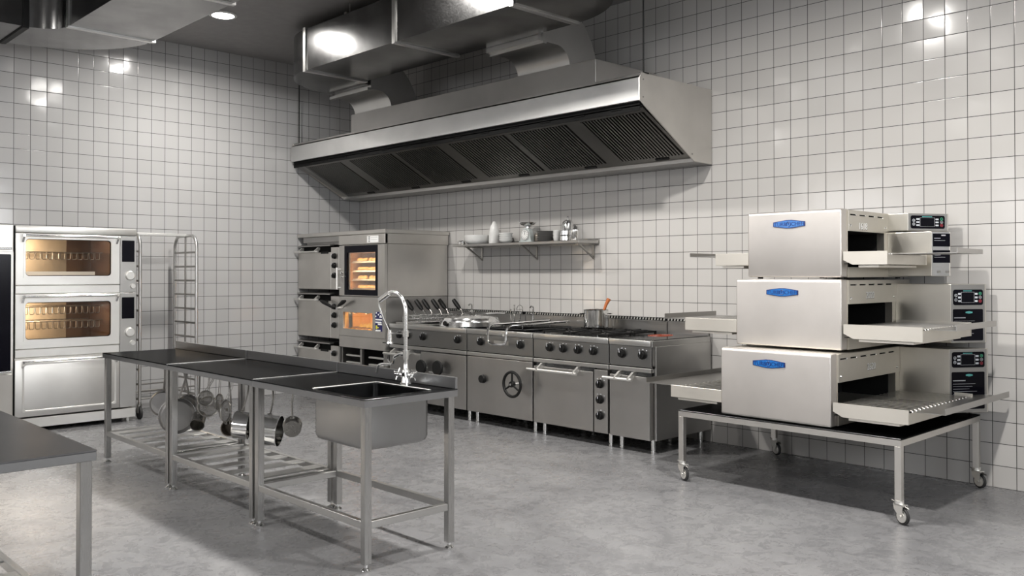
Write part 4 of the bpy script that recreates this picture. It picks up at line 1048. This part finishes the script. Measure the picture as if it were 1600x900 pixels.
# ---------------------------------------------------------------- wall shelf and what stands on it
W = thing('wall_shelf', 'long grey steel shelf on triangular brackets above the range', 'shelf', (3.2, 0, 1.75))
MB().box(2.26, 4.13, -.30, -.002, 1.752, 1.778, .002).box(2.26, 4.13, -.012, -.002, 1.74, 1.80).build('board', M['steel_mid'], W)
for x in (2.42, 3.28, 4.06):
    MB().box(x-.012, x+.012, -.26, -.004, 1.742, 1.752).box(x-.012, x+.012, -.012, -.002, 1.60, 1.752).prism([(-.235, 1.745), (-.205, 1.745), (-.008, 1.615), (-.008, 1.640-.035)], 'x', x-.010, x+.010).build('bracket', M['dull'], W)
SZ = 1.778
def lathe_thing(name, label, cat, x, y, prof, mat, n=28, group=None):
    o = MB().lathe((0, 0, 0), prof, n).build(name, M[mat]); o.location = (x, y, SZ); return tag(o, label, cat, group)
for x, k, l in ((2.292, 'steel', 'left of the tiny pair of salt pots at the shelf end'), (2.350, 'chrome', 'right of the tiny pair of salt pots, beside the white bowl')):
    lathe_thing('salt_pot', 'small round metal pot, ' + l, 'pot', x, -.225, [(0, 0), (.022, 0), (.026, .012), (.026, .03), (.018, .042), (0, .045)], k, 20, 'tiny salt pots')
lathe_thing('bowl', 'wide white bowl near the left end of the shelf', 'bowl', 2.515, -.155, [(0, 0), (.105, 0), (.128, .015), (.142, .045), (.145, .098), (.139, .098), (.135, .045), (.10, .015), (0, .012)], 'white_cer')
lathe_thing('bottle', 'tall white tapering bottle on the shelf between bowl and plates', 'bottle', 2.745, -.12, [(0, 0), (.058, 0), (.060, .02), (.056, .13), (.044, .185), (.022, .225), (.016, .24), (0, .245)], 'white_cer')
def stack(x, y, n, name, label, prof, dz, mats, cat, group):
    me = None
    for i in range(n):
        if me is None: o = MB().lathe((0, 0, 0), prof, 28).build(name, M[mats[0]]); me = o.data
        else: o = bpy.data.objects.new(name, me); COL.objects.link(o)
        o.location = (x, y, SZ+i*dz)
        if n == 1: w = ''
        elif i == 0: w = 'lowest of '
        elif i == n-1: w = 'topmost of '
        else: w = '%s from the bottom of ' % ['', 'second', 'third', 'fourth', 'fifth', 'sixth', 'seventh'][i]
        tag(o, w+label, cat, group)
M['plate_grey'] = plain('grey stoneware', (.42, .41, .40), .3)
stack(2.885, -.095, 6, 'plate', 'the short stack of grey plates beside the bottle', [(0, 0), (.045, 0), (.065, .008), (.075, .013), (.073, .014), (.045, .004), (0, .003)], .0155, ['plate_grey'], 'plate', 'left stack of plates')
stack(3.02, -.205, 4, 'bowl', 'the small white bowl stack mid shelf', [(0, 0), (.042, 0), (.062, .012), (.074, .035), (.074, .038), (.068, .034), (.04, .006), (0, .005)], .023, ['white_cer'], 'bowl', 'stacked white bowls')
stack(3.545, -.15, 7, 'plate', 'the wide stack of plates right of the scales', [(0, 0), (.06, 0), (.085, .008), (.108, .012), (.106, .013), (.06, .004), (0, .003)], .0158, ['plate_grey'], 'plate', 'right stack of plates')
stack(3.745, -.19, 3, 'cup', 'the stack of white cups right of the plates', [(0, 0), (.028, 0), (.036, .012), (.042, .045), (.042, .048), (.038, .044), (.026, .006), (0, .005)], .031, ['white_cer'], 'cup', 'stacked white cups')
# kitchen scales
SCL = thing('kitchen_scales', 'pale kitchen scales with a round dial and steel dish on the shelf', 'scales', (3.28, -.15, SZ))
m = MB().box(3.195, 3.365, -.19, -.10, SZ, SZ+.016, .005, 2)
m.prism([(3.2, SZ+.016), (3.36, SZ+.016), (3.325, SZ+.135), (3.295, SZ+.15), (3.26, SZ+.15), (3.235, SZ+.135)], 'y', -.175, -.115)
m.build('housing', M['mint'], SCL, bevel=.004)
dl = MB().cyl((3.28, -.175, SZ+.08), (3.28, -.185, SZ+.08), .056, n=32).build('dial_rim', M['chrome'], SCL)
MB().cyl((3.28, -.185, SZ+.08), (3.28, -.188, SZ+.08), .048, n=32).build('dial_face', M['white'], dl)
m = MB()
for i in range(12):
    a = 2*PI*i/12; u = Vector((math.cos(a), 0, math.sin(a))); c = Vector((3.28, -.1885, SZ+.08)); m.cyl(c+u*.034, c+u*.044, .0022, n=4)
m.cyl((3.28, -.189, SZ+.08), (3.285, -.189, SZ+.115), .0022, n=5); m.build('dial_marks', M['black'], dl)
MB().cyl((3.28, -.145, SZ+.15), (3.28, -.145, SZ+.168), .018, n=14).lathe((3.28, -.145, SZ+.166), [(0, 0), (.03, .0), (.07, .018), (.092, .040), (.094, .042), (.068, .022), (.03, .004), (0, .003)], 32).build('weighing_dish', M['chrome'], SCL)
lathe_thing('jug', 'small dark jug standing behind the scales dial', 'jug', 3.385, -.10, [(0, 0), (.035, 0), (.040, .02), (.040, .06), (.030, .09), (.028, .092), (0, .088)], 'pan_dark')
TP = thing('tea_pot', 'tall polished steel pot with a domed knobbed lid at the back of the shelf', 'pot', (3.79, -.085, SZ))
MB().lathe((3.79, -.085, SZ), [(0, 0), (.058, 0), (.060, .02), (.060, .17), (.052, .195), (.03, .212), (.006, .218), (0, .218)], 28).build('pot_body', M['chrome'], TP)
MB().lathe((3.79, -.085, SZ+.217), [(0, 0), (.006, 0), (.006, .012), (.011, .02), (.008, .032), (0, .036)], 14).build('lid_knob', M['chrome'], TP)
for i, (x, y, z, r, h) in enumerate(((3.875, -.215, 0, .052, .05), (3.875, -.215, .052, .052, .05))):
    o = MB().lathe((0, 0, 0), [(0, 0), (r*.92, 0), (r, .006), (r, h-.004), (r+.003, h), (r-.002, h), (r-.002, .008), (0, .006)], 24).build('steel_tin', M['chrome']); o.location = (x, y, SZ+z)
    tag(o, ('lower' if i == 0 else 'upper') + ' of two round steel tins stacked in front of the domed pot', 'tin', 'stacked steel tins')
lathe_thing('steel_beaker', 'upright steel beaker at the right end of the things on the shelf', 'beaker', 3.99, -.20, [(0, 0), (.038, 0), (.040, .006), (.042, .105), (.045, .108), (.040, .107), (.037, .008), (0, .006)], 'chrome')
# ---------------------------------------------------------------- wheeled stand and the three conveyor ovens
CT = thing('oven_cart', 'low steel cart on four braked casters carrying the three conveyor ovens', 'cart', (6.83, -.72, 0))
CX0, CX1, CY0, CY1, CZ = 6.045, 7.612, -1.372, -.075, .497
MB().box(CX0, CX1, CY0, CY1, CZ-.008, CZ, .002).build('top', M['cart_top'] if 'cart_top' in M else M['steel_dark'], CT)
m = MB().box(CX0, CX1, CY0, CY0+.04, CZ-.046, CZ-.009).box(CX0, CX1, CY1-.04, CY1, CZ-.046, CZ-.009).box(CX0, CX0+.04, CY0+.04, CY1-.04, CZ-.046, CZ-.009).box(CX1-.04, CX1, CY0+.04, CY1-.04, CZ-.046, CZ-.009)
m.build('frame', M['steel_soft'], CT, smooth=False)
for lx in (CX0, CX1-.04):
    for ly in (CY0, CY1-.04):
        MB().box(lx, lx+.04, ly, ly+.04, .135, CZ-.046, .002).build('leg', M['steel_soft'], CT)
        x, y = lx+.02, ly+.02
        c = MB().cyl((x, y, .118), (x, y, .137), .026, n=16)
        wx, wy = x+.022, y
        u = Vector((.93, -.36, 0)); q = Vector((.36, .93, 0)); o = Vector((x, y, 0)); w = o+u*.026
        def P(a, b, z): return o+u*a+q*b+Vector((0, 0, z))
        for sgn in (-1, 1):
            pts = [(-.026, .118), (.030, .118), (.044, .105), (.038, .052), (.026, .040), (.014, .052), (-.020, .085)]
            vs = [P(a, sgn*.022, z) for a, z in pts]+[P(a, sgn*.019, z) for a, z in pts]; k = len(pts)
            c.add(vs, [tuple(range(k)), tuple(reversed(range(k, 2*k)))]+[(i, (i+1) % k, k+(i+1) % k, k+i) for i in range(k)])
        c.add([P(-.026, -.022, .112), P(.044, -.022, .112), P(.044, .022, .112), P(-.026, .022, .112), P(-.026, -.022, .119), P(.044, -.022, .119), P(.044, .022, .119), P(-.026, .022, .119)],
              [(0,3,2,1),(4,5,6,7),(0,1,5,4),(1,2,6,5),(2,3,7,6),(3,0,4,7)])
        c.cyl(P(.026, -.026, .050), P(.026, .026, .050), .008, n=10)
        cst = c.build('caster', M['steel_light'], CT)
        MB().cyl(P(-.055, 0, .128), P(-.02, 0, .122), .004, n=6).build('brake_lever', M['dull'], cst)
        MB().cyl(P(.04, 0, .108), P(.075, 0, .100), .005, n=6).build('brake_pedal', M['dull'], cst)
        MB().tube([P(.026+.041*math.cos(a), 0, .050+.041*math.sin(a)) for a in [2*PI*i/28 for i in range(28)]], .009, 8, True).build('tyre', M['rubber'], cst)
        MB().cyl(P(.026, -.012, .050), P(.026, .012, .050), .036, n=28).cyl(P(.026, -.015, .050), P(.026, .015, .050), .020, n=20).build('wheel_hub', M['steel_light'], cst)

def badge(par, cx, y, cz, w=.232, h=.056):
    hx = w/2; a = h/2
    poly = [(cx-hx, cz-a*.55), (cx-hx, cz+a*.55), (cx-.02, cz+a), (cx+.02, cz+a), (cx+hx, cz+a*.55), (cx+hx, cz-a*.55), (cx+.02, cz-a), (cx-.02, cz-a)]
    b = MB().prism(poly, 'y', y, y-.006).build('badge', M['navy'], par, smooth=False)
    s = .93
    poly2 = [(cx+(u-cx)*s, cz+(v-cz)*s*.9) for u, v in poly]
    MB().prism(poly2, 'y', y-.006, y-.0075).build('badge_face', M['blue'], b, smooth=False)
    R = Matrix.Translation((cx-.062, y-.0078, cz)) @ Matrix.Rotation(PI/2, 4, 'X')
    m = MB(); put_text(m, 'TURB', .037, Matrix.Translation((cx-.062, y-.0078, cz-.001)) @ Matrix.Rotation(PI/2, 4, 'X'))
    put_text(m, 'CHEF', .037, Matrix.Translation((cx+.062, y-.0078, cz-.001)) @ Matrix.Rotation(PI/2, 4, 'X'))
    m.tube([(cx+.0155*math.cos(t), y-.008, cz+.0155*math.sin(t)) for t in [2*PI*i/24 for i in range(24)]], .0022, 5, True)
    m.prism([(cx-.004, cz+.010), (cx+.005, cz+.010), (cx+.001, cz+.002), (cx+.006, cz+.002), (cx-.004, cz-.011), (cx, cz-.002), (cx-.006, cz-.002)], 'y', y-.008, y-.0075)
    m.build('badge_lettering', M['navy'], b, smooth=False)

def on_face(A, B):
    # frame on a vertical face from plan point A to plan point B: (along, height, out)
    A = Vector((A[0], A[1], 0)); B = Vector((B[0], B[1], 0)); u = (B-A).normalized(); n = Vector((u.y, -u.x, 0)); L = (B-A).length
    def P(a, z, o): return A+u*a+n*o+Vector((0, 0, z))
    return P, L, u, n
def fbox(mb, P, a0, a1, z0, z1, o0, o1, r=0):
    if r:
        pts = []
        for sx, sy, q0 in ((1, 1, 0), (-1, 1, .5*PI), (-1, -1, PI), (1, -1, 1.5*PI)):
            for j in range(5):
                q = q0+.5*PI*j/4; pts.append(((a0+a1)/2+sx*((a1-a0)/2-r)+r*math.cos(q), (z0+z1)/2+sy*((z1-z0)/2-r)+r*math.sin(q)))
    else: pts = [(a0, z0), (a1, z0), (a1, z1), (a0, z1)]
    k = len(pts)
    mb.add([P(a, z, o0) for a, z in pts]+[P(a, z, o1) for a, z in pts], [tuple(range(k)), tuple(reversed(range(k, 2*k)))]+[(i, (i+1) % k, k+(i+1) % k, k+i) for i in range(k)])
def control_face(par, A, B, z0, z1):
    # black keypad with a screen, six soft keys and round keys
    P, L, u, n = on_face(A, B)
    m = MB(); fbox(m, P, L*.06, L*.90, z0, z1, 0, .003, min(.014, (z1-z0)*.2)); k = m.build('keypad', M['black_gloss'], par)
    h = z1-z0; W_ = L*.84; a0 = L*.06
    m = MB(); fbox(m, P, a0+W_*.26, a0+W_*.70, z0+h*.16, z1-h*.16, .003, .0035); m.build('screen_border', M['txt_grey'], k, smooth=False)
    m = MB(); fbox(m, P, a0+W_*.272, a0+W_*.688, z0+h*.175, z1-h*.175, .0035, .0042); m.build('screen', M['black_gloss'], k, smooth=False)
    for i in range(6):
        zc = z0+h*(.26+.23*(i % 3)); q = (.155, .72)[i//3]; m = MB()
        fbox(m, P, a0+W_*q, a0+W_*(q+.09), zc-h*.06, zc+h*.06, .003, .0045, .002)
        m.build('soft_key', M['grey_key'], k, smooth=False)
    def ringkey(a, z, mat, nm):
        c = P(a, z, .0035); m = MB().tube([c+u*(.0095*math.cos(t))+Vector((0, 0, .0095*math.sin(t))) for t in [2*PI*i/16 for i in range(16)]], .0016, 5, True)
        m.cyl(P(a, z, .003), P(a, z, .0042), .0035, n=8); m.build(nm, M[mat], k)
    for i, z in enumerate((z0+h*.34, z0+h*.62)): ringkey(a0+W_*.08, z, 'grey_key', 'round_key')
    ringkey(a0+W_*.90, z0+h*.74, 'green', 'start_key'); ringkey(a0+W_*.90, z0+h*.50, 'txt_grey', 'round_key'); ringkey(a0+W_*.90, z0+h*.26, 'red', 'stop_key')
    m = MB(); fbox(m, P, a0+W_*.33, a0+W_*.62, z1-h*.11, z1-h*.06, .003, .0037); m.build('panel_title', M['teal'], k, smooth=False)
def info_face(par, A, B, z0, z1, lines=True):
    P, L, u, n = on_face(A, B)
    m = MB(); fbox(m, P, L*.05, L*.90, z0, z1, 0, .002, .008); k = m.build('instruction_panel', M['black_gloss'], par)
    c = L*.50; m = MB(); zc = z1-.022
    pts = [(c-.026, zc-.004), (c-.026, zc+.004), (c-.006, zc+.008), (c+.006, zc+.008), (c+.026, zc+.004), (c+.026, zc-.004), (c+.006, zc-.008), (c-.006, zc-.008)]
    m.add([P(a, z, .002) for a, z in pts]+[P(a, z, .003) for a, z in pts], [tuple(range(8)), tuple(reversed(range(8, 16)))]+[(i, (i+1) % 8, 8+(i+1) % 8, 8+i) for i in range(8)])
    m.build('small_logo', M['teal'], k, smooth=False)
    m = MB(); zc = z1-.058
    fbox(m, P, L*.08, L*.40, zc-.003, zc+.003, .002, .0028)
    for i, w in enumerate((.58, .50, .42, .62, .48, .55, .40)):
        z = zc-.022-.017*i
        if z < z0+.02: break
        fbox(m, P, L*.08, L*(.08+w), z-.001, z+.001, .002, .0026)
    m.build('print', M['txt_grey'], k, smooth=False)

def conveyor_oven(label, num, x0, x1, yf, yb, z0, z1, oz0, oz1, rz0, rz1, xl, xr, ry1, house, plate, bz, num_at, feet, upper=None):
    t = thing('conveyor_oven', label, 'conveyor oven', ((x0+x1)/2, (yf+yb)/2, z0), 'three stacked conveyor ovens')
    ym = yb
    r = .022
    # front cover: folded sheet with rolled top edge
    f = MB(); prof = [(yf+.085, z1), (yf+r, z1)]+[(yf+r-r*math.sin(a), z1-r+r*math.cos(a)) for a in [PI/2*i/6 for i in range(1, 7)]]
    prof += [(yf, z0+.012)]+[(yf+.012-.012*math.cos(a), z0+.012-.012*math.sin(a)) for a in [PI/2*i/3 for i in range(1, 4)]]+[(yf+.085, z0)]
    f.prism(prof, 'x', x0, x1-.004)
    fc = f.build('front_cover', M['oven_face'], t, bevel=.012)
    badge(fc, x0+(x1-x0)*.46, yf, z1-.088)
    # body with a tunnel through it
    m = MB(); a, b = yf+.086, -.07
    ti0, ti1 = yf+.127, ym-.06
    m.box(x0, x1, a, b, oz1, z1-.004).box(x0, x1, a, b, z0, oz0).box(x0, x1, a, ti0-.04, oz0, oz1).box(x0, x1, ti1, b, oz0, oz1)
    m.build('chamber', M['oven_side'], t, smooth=False)
    MB().box(x0+.05, x1-.05, ti0-.039, ti0-.036, oz0+.001, oz1-.001).box(x0+.05, x1-.05, ti1-.004, ti1-.001, oz0+.001, oz1-.001).box((x0+x1)/2-.01, (x0+x1)/2+.01, ti0-.036, ti1-.004, oz0+.001, oz1-.001).box(x0+.04, x1-.004, ti0-.036, ti1-.004, oz1-.005, oz1-.001).build('tunnel_lining', M['black_matt'], t, smooth=False)
    # side plate with vent slots, studs and model number
    s = MB().box(x1, x1+.006, yf+.088, ym, oz1-.002, z1-.006, .001).build('side_plate', M['oven_side'], t)
    n = 6 if x1 > 7.15 else (5 if z0 > .9 and z0 < 1.3 else 4)
    m = MB(); w = (ym-yf-.15)/n
    for i in range(n): m.box(x1+.0055, x1+.0068, yf+.11+i*w, yf+.11+i*w+w*.55, z1-.040, z1-.031)
    m.build('vent_slots', M['black_matt'], s, smooth=False)
    m = MB()
    for i in range(n): m.lathe((x1+.006, yf+.11+i*w+w*.6, z1-.036), [(0, 0), (.006, 0), (.004, .004), (0, .005)], 8, Matrix.Rotation(PI/2, 3, 'Y'))
    for yy in (yf+.115, ym-.05): m.lathe((x1+.006, yy, oz1+.035), [(0, 0), (.009, 0), (.006, .006), (0, .008)], 10, Matrix.Rotation(PI/2, 3, 'Y'))
    m.build('studs', M['chrome'], s)
    m = MB(); Rn = Matrix.Translation((x1+.0065, num_at[0], num_at[1])) @ Matrix.Rotation(PI/2, 4, 'Z') @ Matrix.Rotation(PI/2, 4, 'X')
    put_text(m, num, .064, Rn, .0012); m.build('number', M['white'], s, smooth=False)
    m = MB(); Rn = Matrix.Translation((x1+.0062, num_at[0]+.004, num_at[1]-.004)) @ Matrix.Rotation(PI/2, 4, 'Z') @ Matrix.Rotation(PI/2, 4, 'X')
    put_text(m, num, .062, Rn, .0008); m.build('number_edge', M['pan_dark'], s, smooth=False)
    MB().box(x1, x1+.005, yf+.088, ym, z0+.002, oz0-.002).build('lower_side_plate', M['oven_side'], t, smooth=False)
    # conveyor: two long rails, cross end plates, belt of bent wire, crumb trays
    y0r = yf+.006; y1r = ry1
    for nm, y in (('front', y0r), ('rear', y1r)):
        MB().box(xl, x0-.002, y, y+.012, rz0, rz1, .002).build('conveyor_rail', M['rail'], t)
        MB().prism([(x1+.008, rz1), (xr, rz1), (xr, rz0), (x1+.07, rz0), (x1+.008, rz0+.03)], 'y', y, y+.012).build('conveyor_rail', M['rail'], t)
    for e0 in (xr-.012, xl+.002): MB().box(e0, e0+.010, y0r+.012, y1r, rz0, rz1-.022).build('conveyor_end', M['oven_side'], t, smooth=False)
    for e0, e1 in ((xl+.05, x0-.05), (x1+.10, xr-.06)): MB().box(e0, e1, y0r+.02, y1r-.01, rz0-.018, rz0-.004).build('under_tray', M['rail'], t, smooth=False)
    belts = {-1: MB(), 1: MB()}; nb = 17; st = (y1r-y0r-.05)/nb
    zt = rz1-.014
    for i in range(nb):
        y = y0r+.03+st*i
        for (xa_, xb_, sg) in ((xl+.03, x0-.002, -1), (x1+.008, xr-.028, 1)):
            xe = xa_ if sg < 0 else xb_; bel = belts[sg]
            bel.box(xa_, xb_, y, y+st*.36, zt-.002, zt)
            bel.tube([(xe, y+st*.18, zt), (xe+sg*.010, y+st*.18, zt-.004), (xe+sg*.014, y+st*.18, zt-.016), (xe+sg*.006, y+st*.18, zt-.028)], [.005, .007, .007, .004], 6)
    for sg in (-1, 1): belts[sg].build('wire_belt', M['steel_soft'], t)
    for e0, e1 in ((xl+.02, x0-.002), (x1+.008, xr-.012)): MB().box(e0, e1, y0r+.012, y1r, rz0+.004, rz0+.008).build('belt_bed', M['black_matt'], t, smooth=False)
    (px0, px1, py0, py1, pz, lip) = plate
    MB().box(xr+.002, px1, py0, py1, pz-.004, pz).box(px1-.004, px1, py0, py1, pz, pz+lip).box(xr-.03, xr+.002, py0, py1, pz-.004, pz).build('crumb_tray', M['steel_mid'], t, smooth=False)
    MB().box(px0, xl-.002, py0, py1, pz-.004, pz).box(px0, px0+.004, py0, py1, pz, pz+lip).build('crumb_tray', M['steel_mid'], t, smooth=False)
    # control housing
    for (A, B_, Cc, hz0, hz1) in house:
        poly = [A, B_, Cc, (Cc[0]-.006, Cc[1]+.012), (A[0], Cc[1]+.012)]
        MB().prism(poly, 'z', hz0, hz1).build('control_housing', M['oven_side'], t, smooth=False, bevel=.003)
    if feet:
        m = MB()
        for fx_ in (x0+.05, x1-.05):
            for fy_ in (yf+.08, -.12): m.cyl((fx_, fy_, z0-feet), (fx_, fy_, z0), .018, n=10)
        m.build('foot', M['rubber'], t)
    return t
M['oven_face'] = steel('satin oven front', (.66, .63, .60), .44, 'x', .03)
M['oven_side'] = steel('satin oven side', (.62, .595, .54), .36, 'y', .03)
M['plate_dimmed'] = steel('dimmed control face steel', (.36, .355, .345), .34, 'z', .03)  # darker than the housing, a dim reflection put into the colour
M['rail'] = steel('pale rail steel', (.74, .71, .65), .48, 'x', .03)
def dimming_plate(par, A, B, z0, z1):  # added plate that paints the slanted face darker, as its dim reflection
    P, L, u, n = on_face(A, B); m = MB(); fbox(m, P, .002, L-.012, z0, z1, .0002, .0024); m.build('control_face', M['plate_dimmed'], par, smooth=False)
    return (A[0]+n.x*.0022, A[1]+n.y*.0022), (B[0]+n.x*.0022, B[1]+n.y*.0022)
o1 = conveyor_oven('bottom and widest conveyor oven of the stack, number 2620 on its side', '2620', 6.372, 7.166, -1.332, -.33, .502, .955,
    .60, .775, .575, .660, 5.946, 7.636, -.30, [((7.166, -.325), (7.502, -.325), (7.665, -.085), .52, .950)], (5.63, 7.80, -1.205, -.10, .640, .034), 0, (-.78, .842), .0045)
fa, fb = dimming_plate(o1, (7.502, -.325), (7.665, -.085), .523, .947)
control_face(o1, fa, fb, .825, .930)
info_face(o1, fa, fb, .545, .795)
o2 = conveyor_oven('middle conveyor oven of the stack, number 2020 on its side', '2020', 6.366, 7.138, -1.130, -.31, .966, 1.420,
    1.06, 1.262, 1.045, 1.135, 5.928, 7.640, -.33, [((7.138, -.31), (7.508, -.31), (7.655, -.085), .99, 1.387)], (5.65, 7.79, -1.00, -.30, 1.118, .034), 0, (-.73, 1.312), .010)
fa, fb = dimming_plate(o2, (7.508, -.31), (7.655, -.085), .993, 1.384)
control_face(o2, fa, fb, 1.245, 1.350)
info_face(o2, fa, fb, 1.005, 1.218)
o3 = conveyor_oven('top and smallest conveyor oven of the stack, number 1618 on its side', '1618', 6.440, 7.122, -1.095, -.40, 1.434, 1.879,
    1.50, 1.738, 1.515, 1.600, 6.168, 7.413, -.48, [((7.122, -.40), (7.262, -.40), (7.425, -.12), 1.752, 1.873), ((7.122, -.405), (7.42, -.405), (7.50, -.29), 1.440, 1.742)], (5.87, 7.79, -.98, -.55, 1.585, .026), 0, (-.80, 1.770), .012)
fa, fb = dimming_plate(o3, (7.262, -.40), (7.425, -.12), 1.755, 1.870)
control_face(o3, fa, fb, 1.768, 1.858)
fa, fb = dimming_plate(o3, (7.42, -.405), (7.50, -.29), 1.443, 1.739)
P, L, u, n = on_face(fa, fb)
for a, b in ((1.64, 1.728), (1.53, 1.615)):
    m = MB(); fbox(m, P, L*.06, L*.96, a, b, 0, .002); k = m.build('instruction_panel', M['black_gloss'], o3, smooth=False)
    m = MB()
    if a > 1.6: fbox(m, P, L*.5, L*.72, b-.016, b-.008, .002, .003)
    fbox(m, P, L*.12, L*.45, b-.034, b-.030, .002, .003); fbox(m, P, L*.12, L*.7, b-.048, b-.046, .002, .003)
    m.build('print', M['txt_grey'], k, smooth=False)
m = MB()
for q in (.35, .8): fbox(m, P, L*q-.012, L*q+.012, 1.463, 1.477, 0, .005)
m.build('latch', M['chrome'], o3, smooth=False)
# ---------------------------------------------------------------- camera, world, colour
f_, cx_, cy_, pitch, roll, yaw, X_, Y_, Z_ = 1380.909, 814.058, 414.028, .00989836, -.000399509, -.800212, 9.76271, -6.53130, 1.45804
s, c_ = math.sin(yaw), math.cos(yaw)
right = Vector((c_, -s, 0)); fw = Vector((s, c_, 0)); up = Vector((0, 0, 1))
fw2 = fw*math.cos(pitch)+up*math.sin(pitch); up2 = up*math.cos(pitch)-fw*math.sin(pitch)
r2 = right*math.cos(roll)+up2*math.sin(roll); u2 = up2*math.cos(roll)-right*math.sin(roll)
cam = bpy.data.cameras.new('camera'); co = bpy.data.objects.new('camera', cam); COL.objects.link(co)
R3 = Matrix((r2, u2, -fw2)).transposed()
co.matrix_world = Matrix.Translation((X_, Y_, Z_)) @ R3.to_4x4()
cam.sensor_width = 36; cam.lens = f_/1600*36
cam.shift_x = (800-cx_)/1600; cam.shift_y = (cy_-450)/1600
cam.clip_start = .05; cam.clip_end = 60
SC.camera = co
w = bpy.data.worlds.new('world'); SC.world = w; w.use_nodes = True
w.node_tree.nodes['Background'].inputs[0].default_value = (.6, .7, .85, 1); w.node_tree.nodes['Background'].inputs[1].default_value = .6
SC.view_settings.view_transform = 'Standard'; SC.view_settings.look = 'None'
SC.view_settings.exposure = EXPOSURE; SC.view_settings.gamma = 1; SC.view_settings.use_curve_mapping = False
SC.cycles.max_bounces = 7; SC.cycles.diffuse_bounces = 4; SC.cycles.glossy_bounces = 5; SC.cycles.transparent_max_bounces = 10
SC.cycles.sample_clamp_indirect = 6; SC.cycles.caustics_reflective = False; SC.cycles.caustics_refractive = False
SC.cycles.use_denoising = True
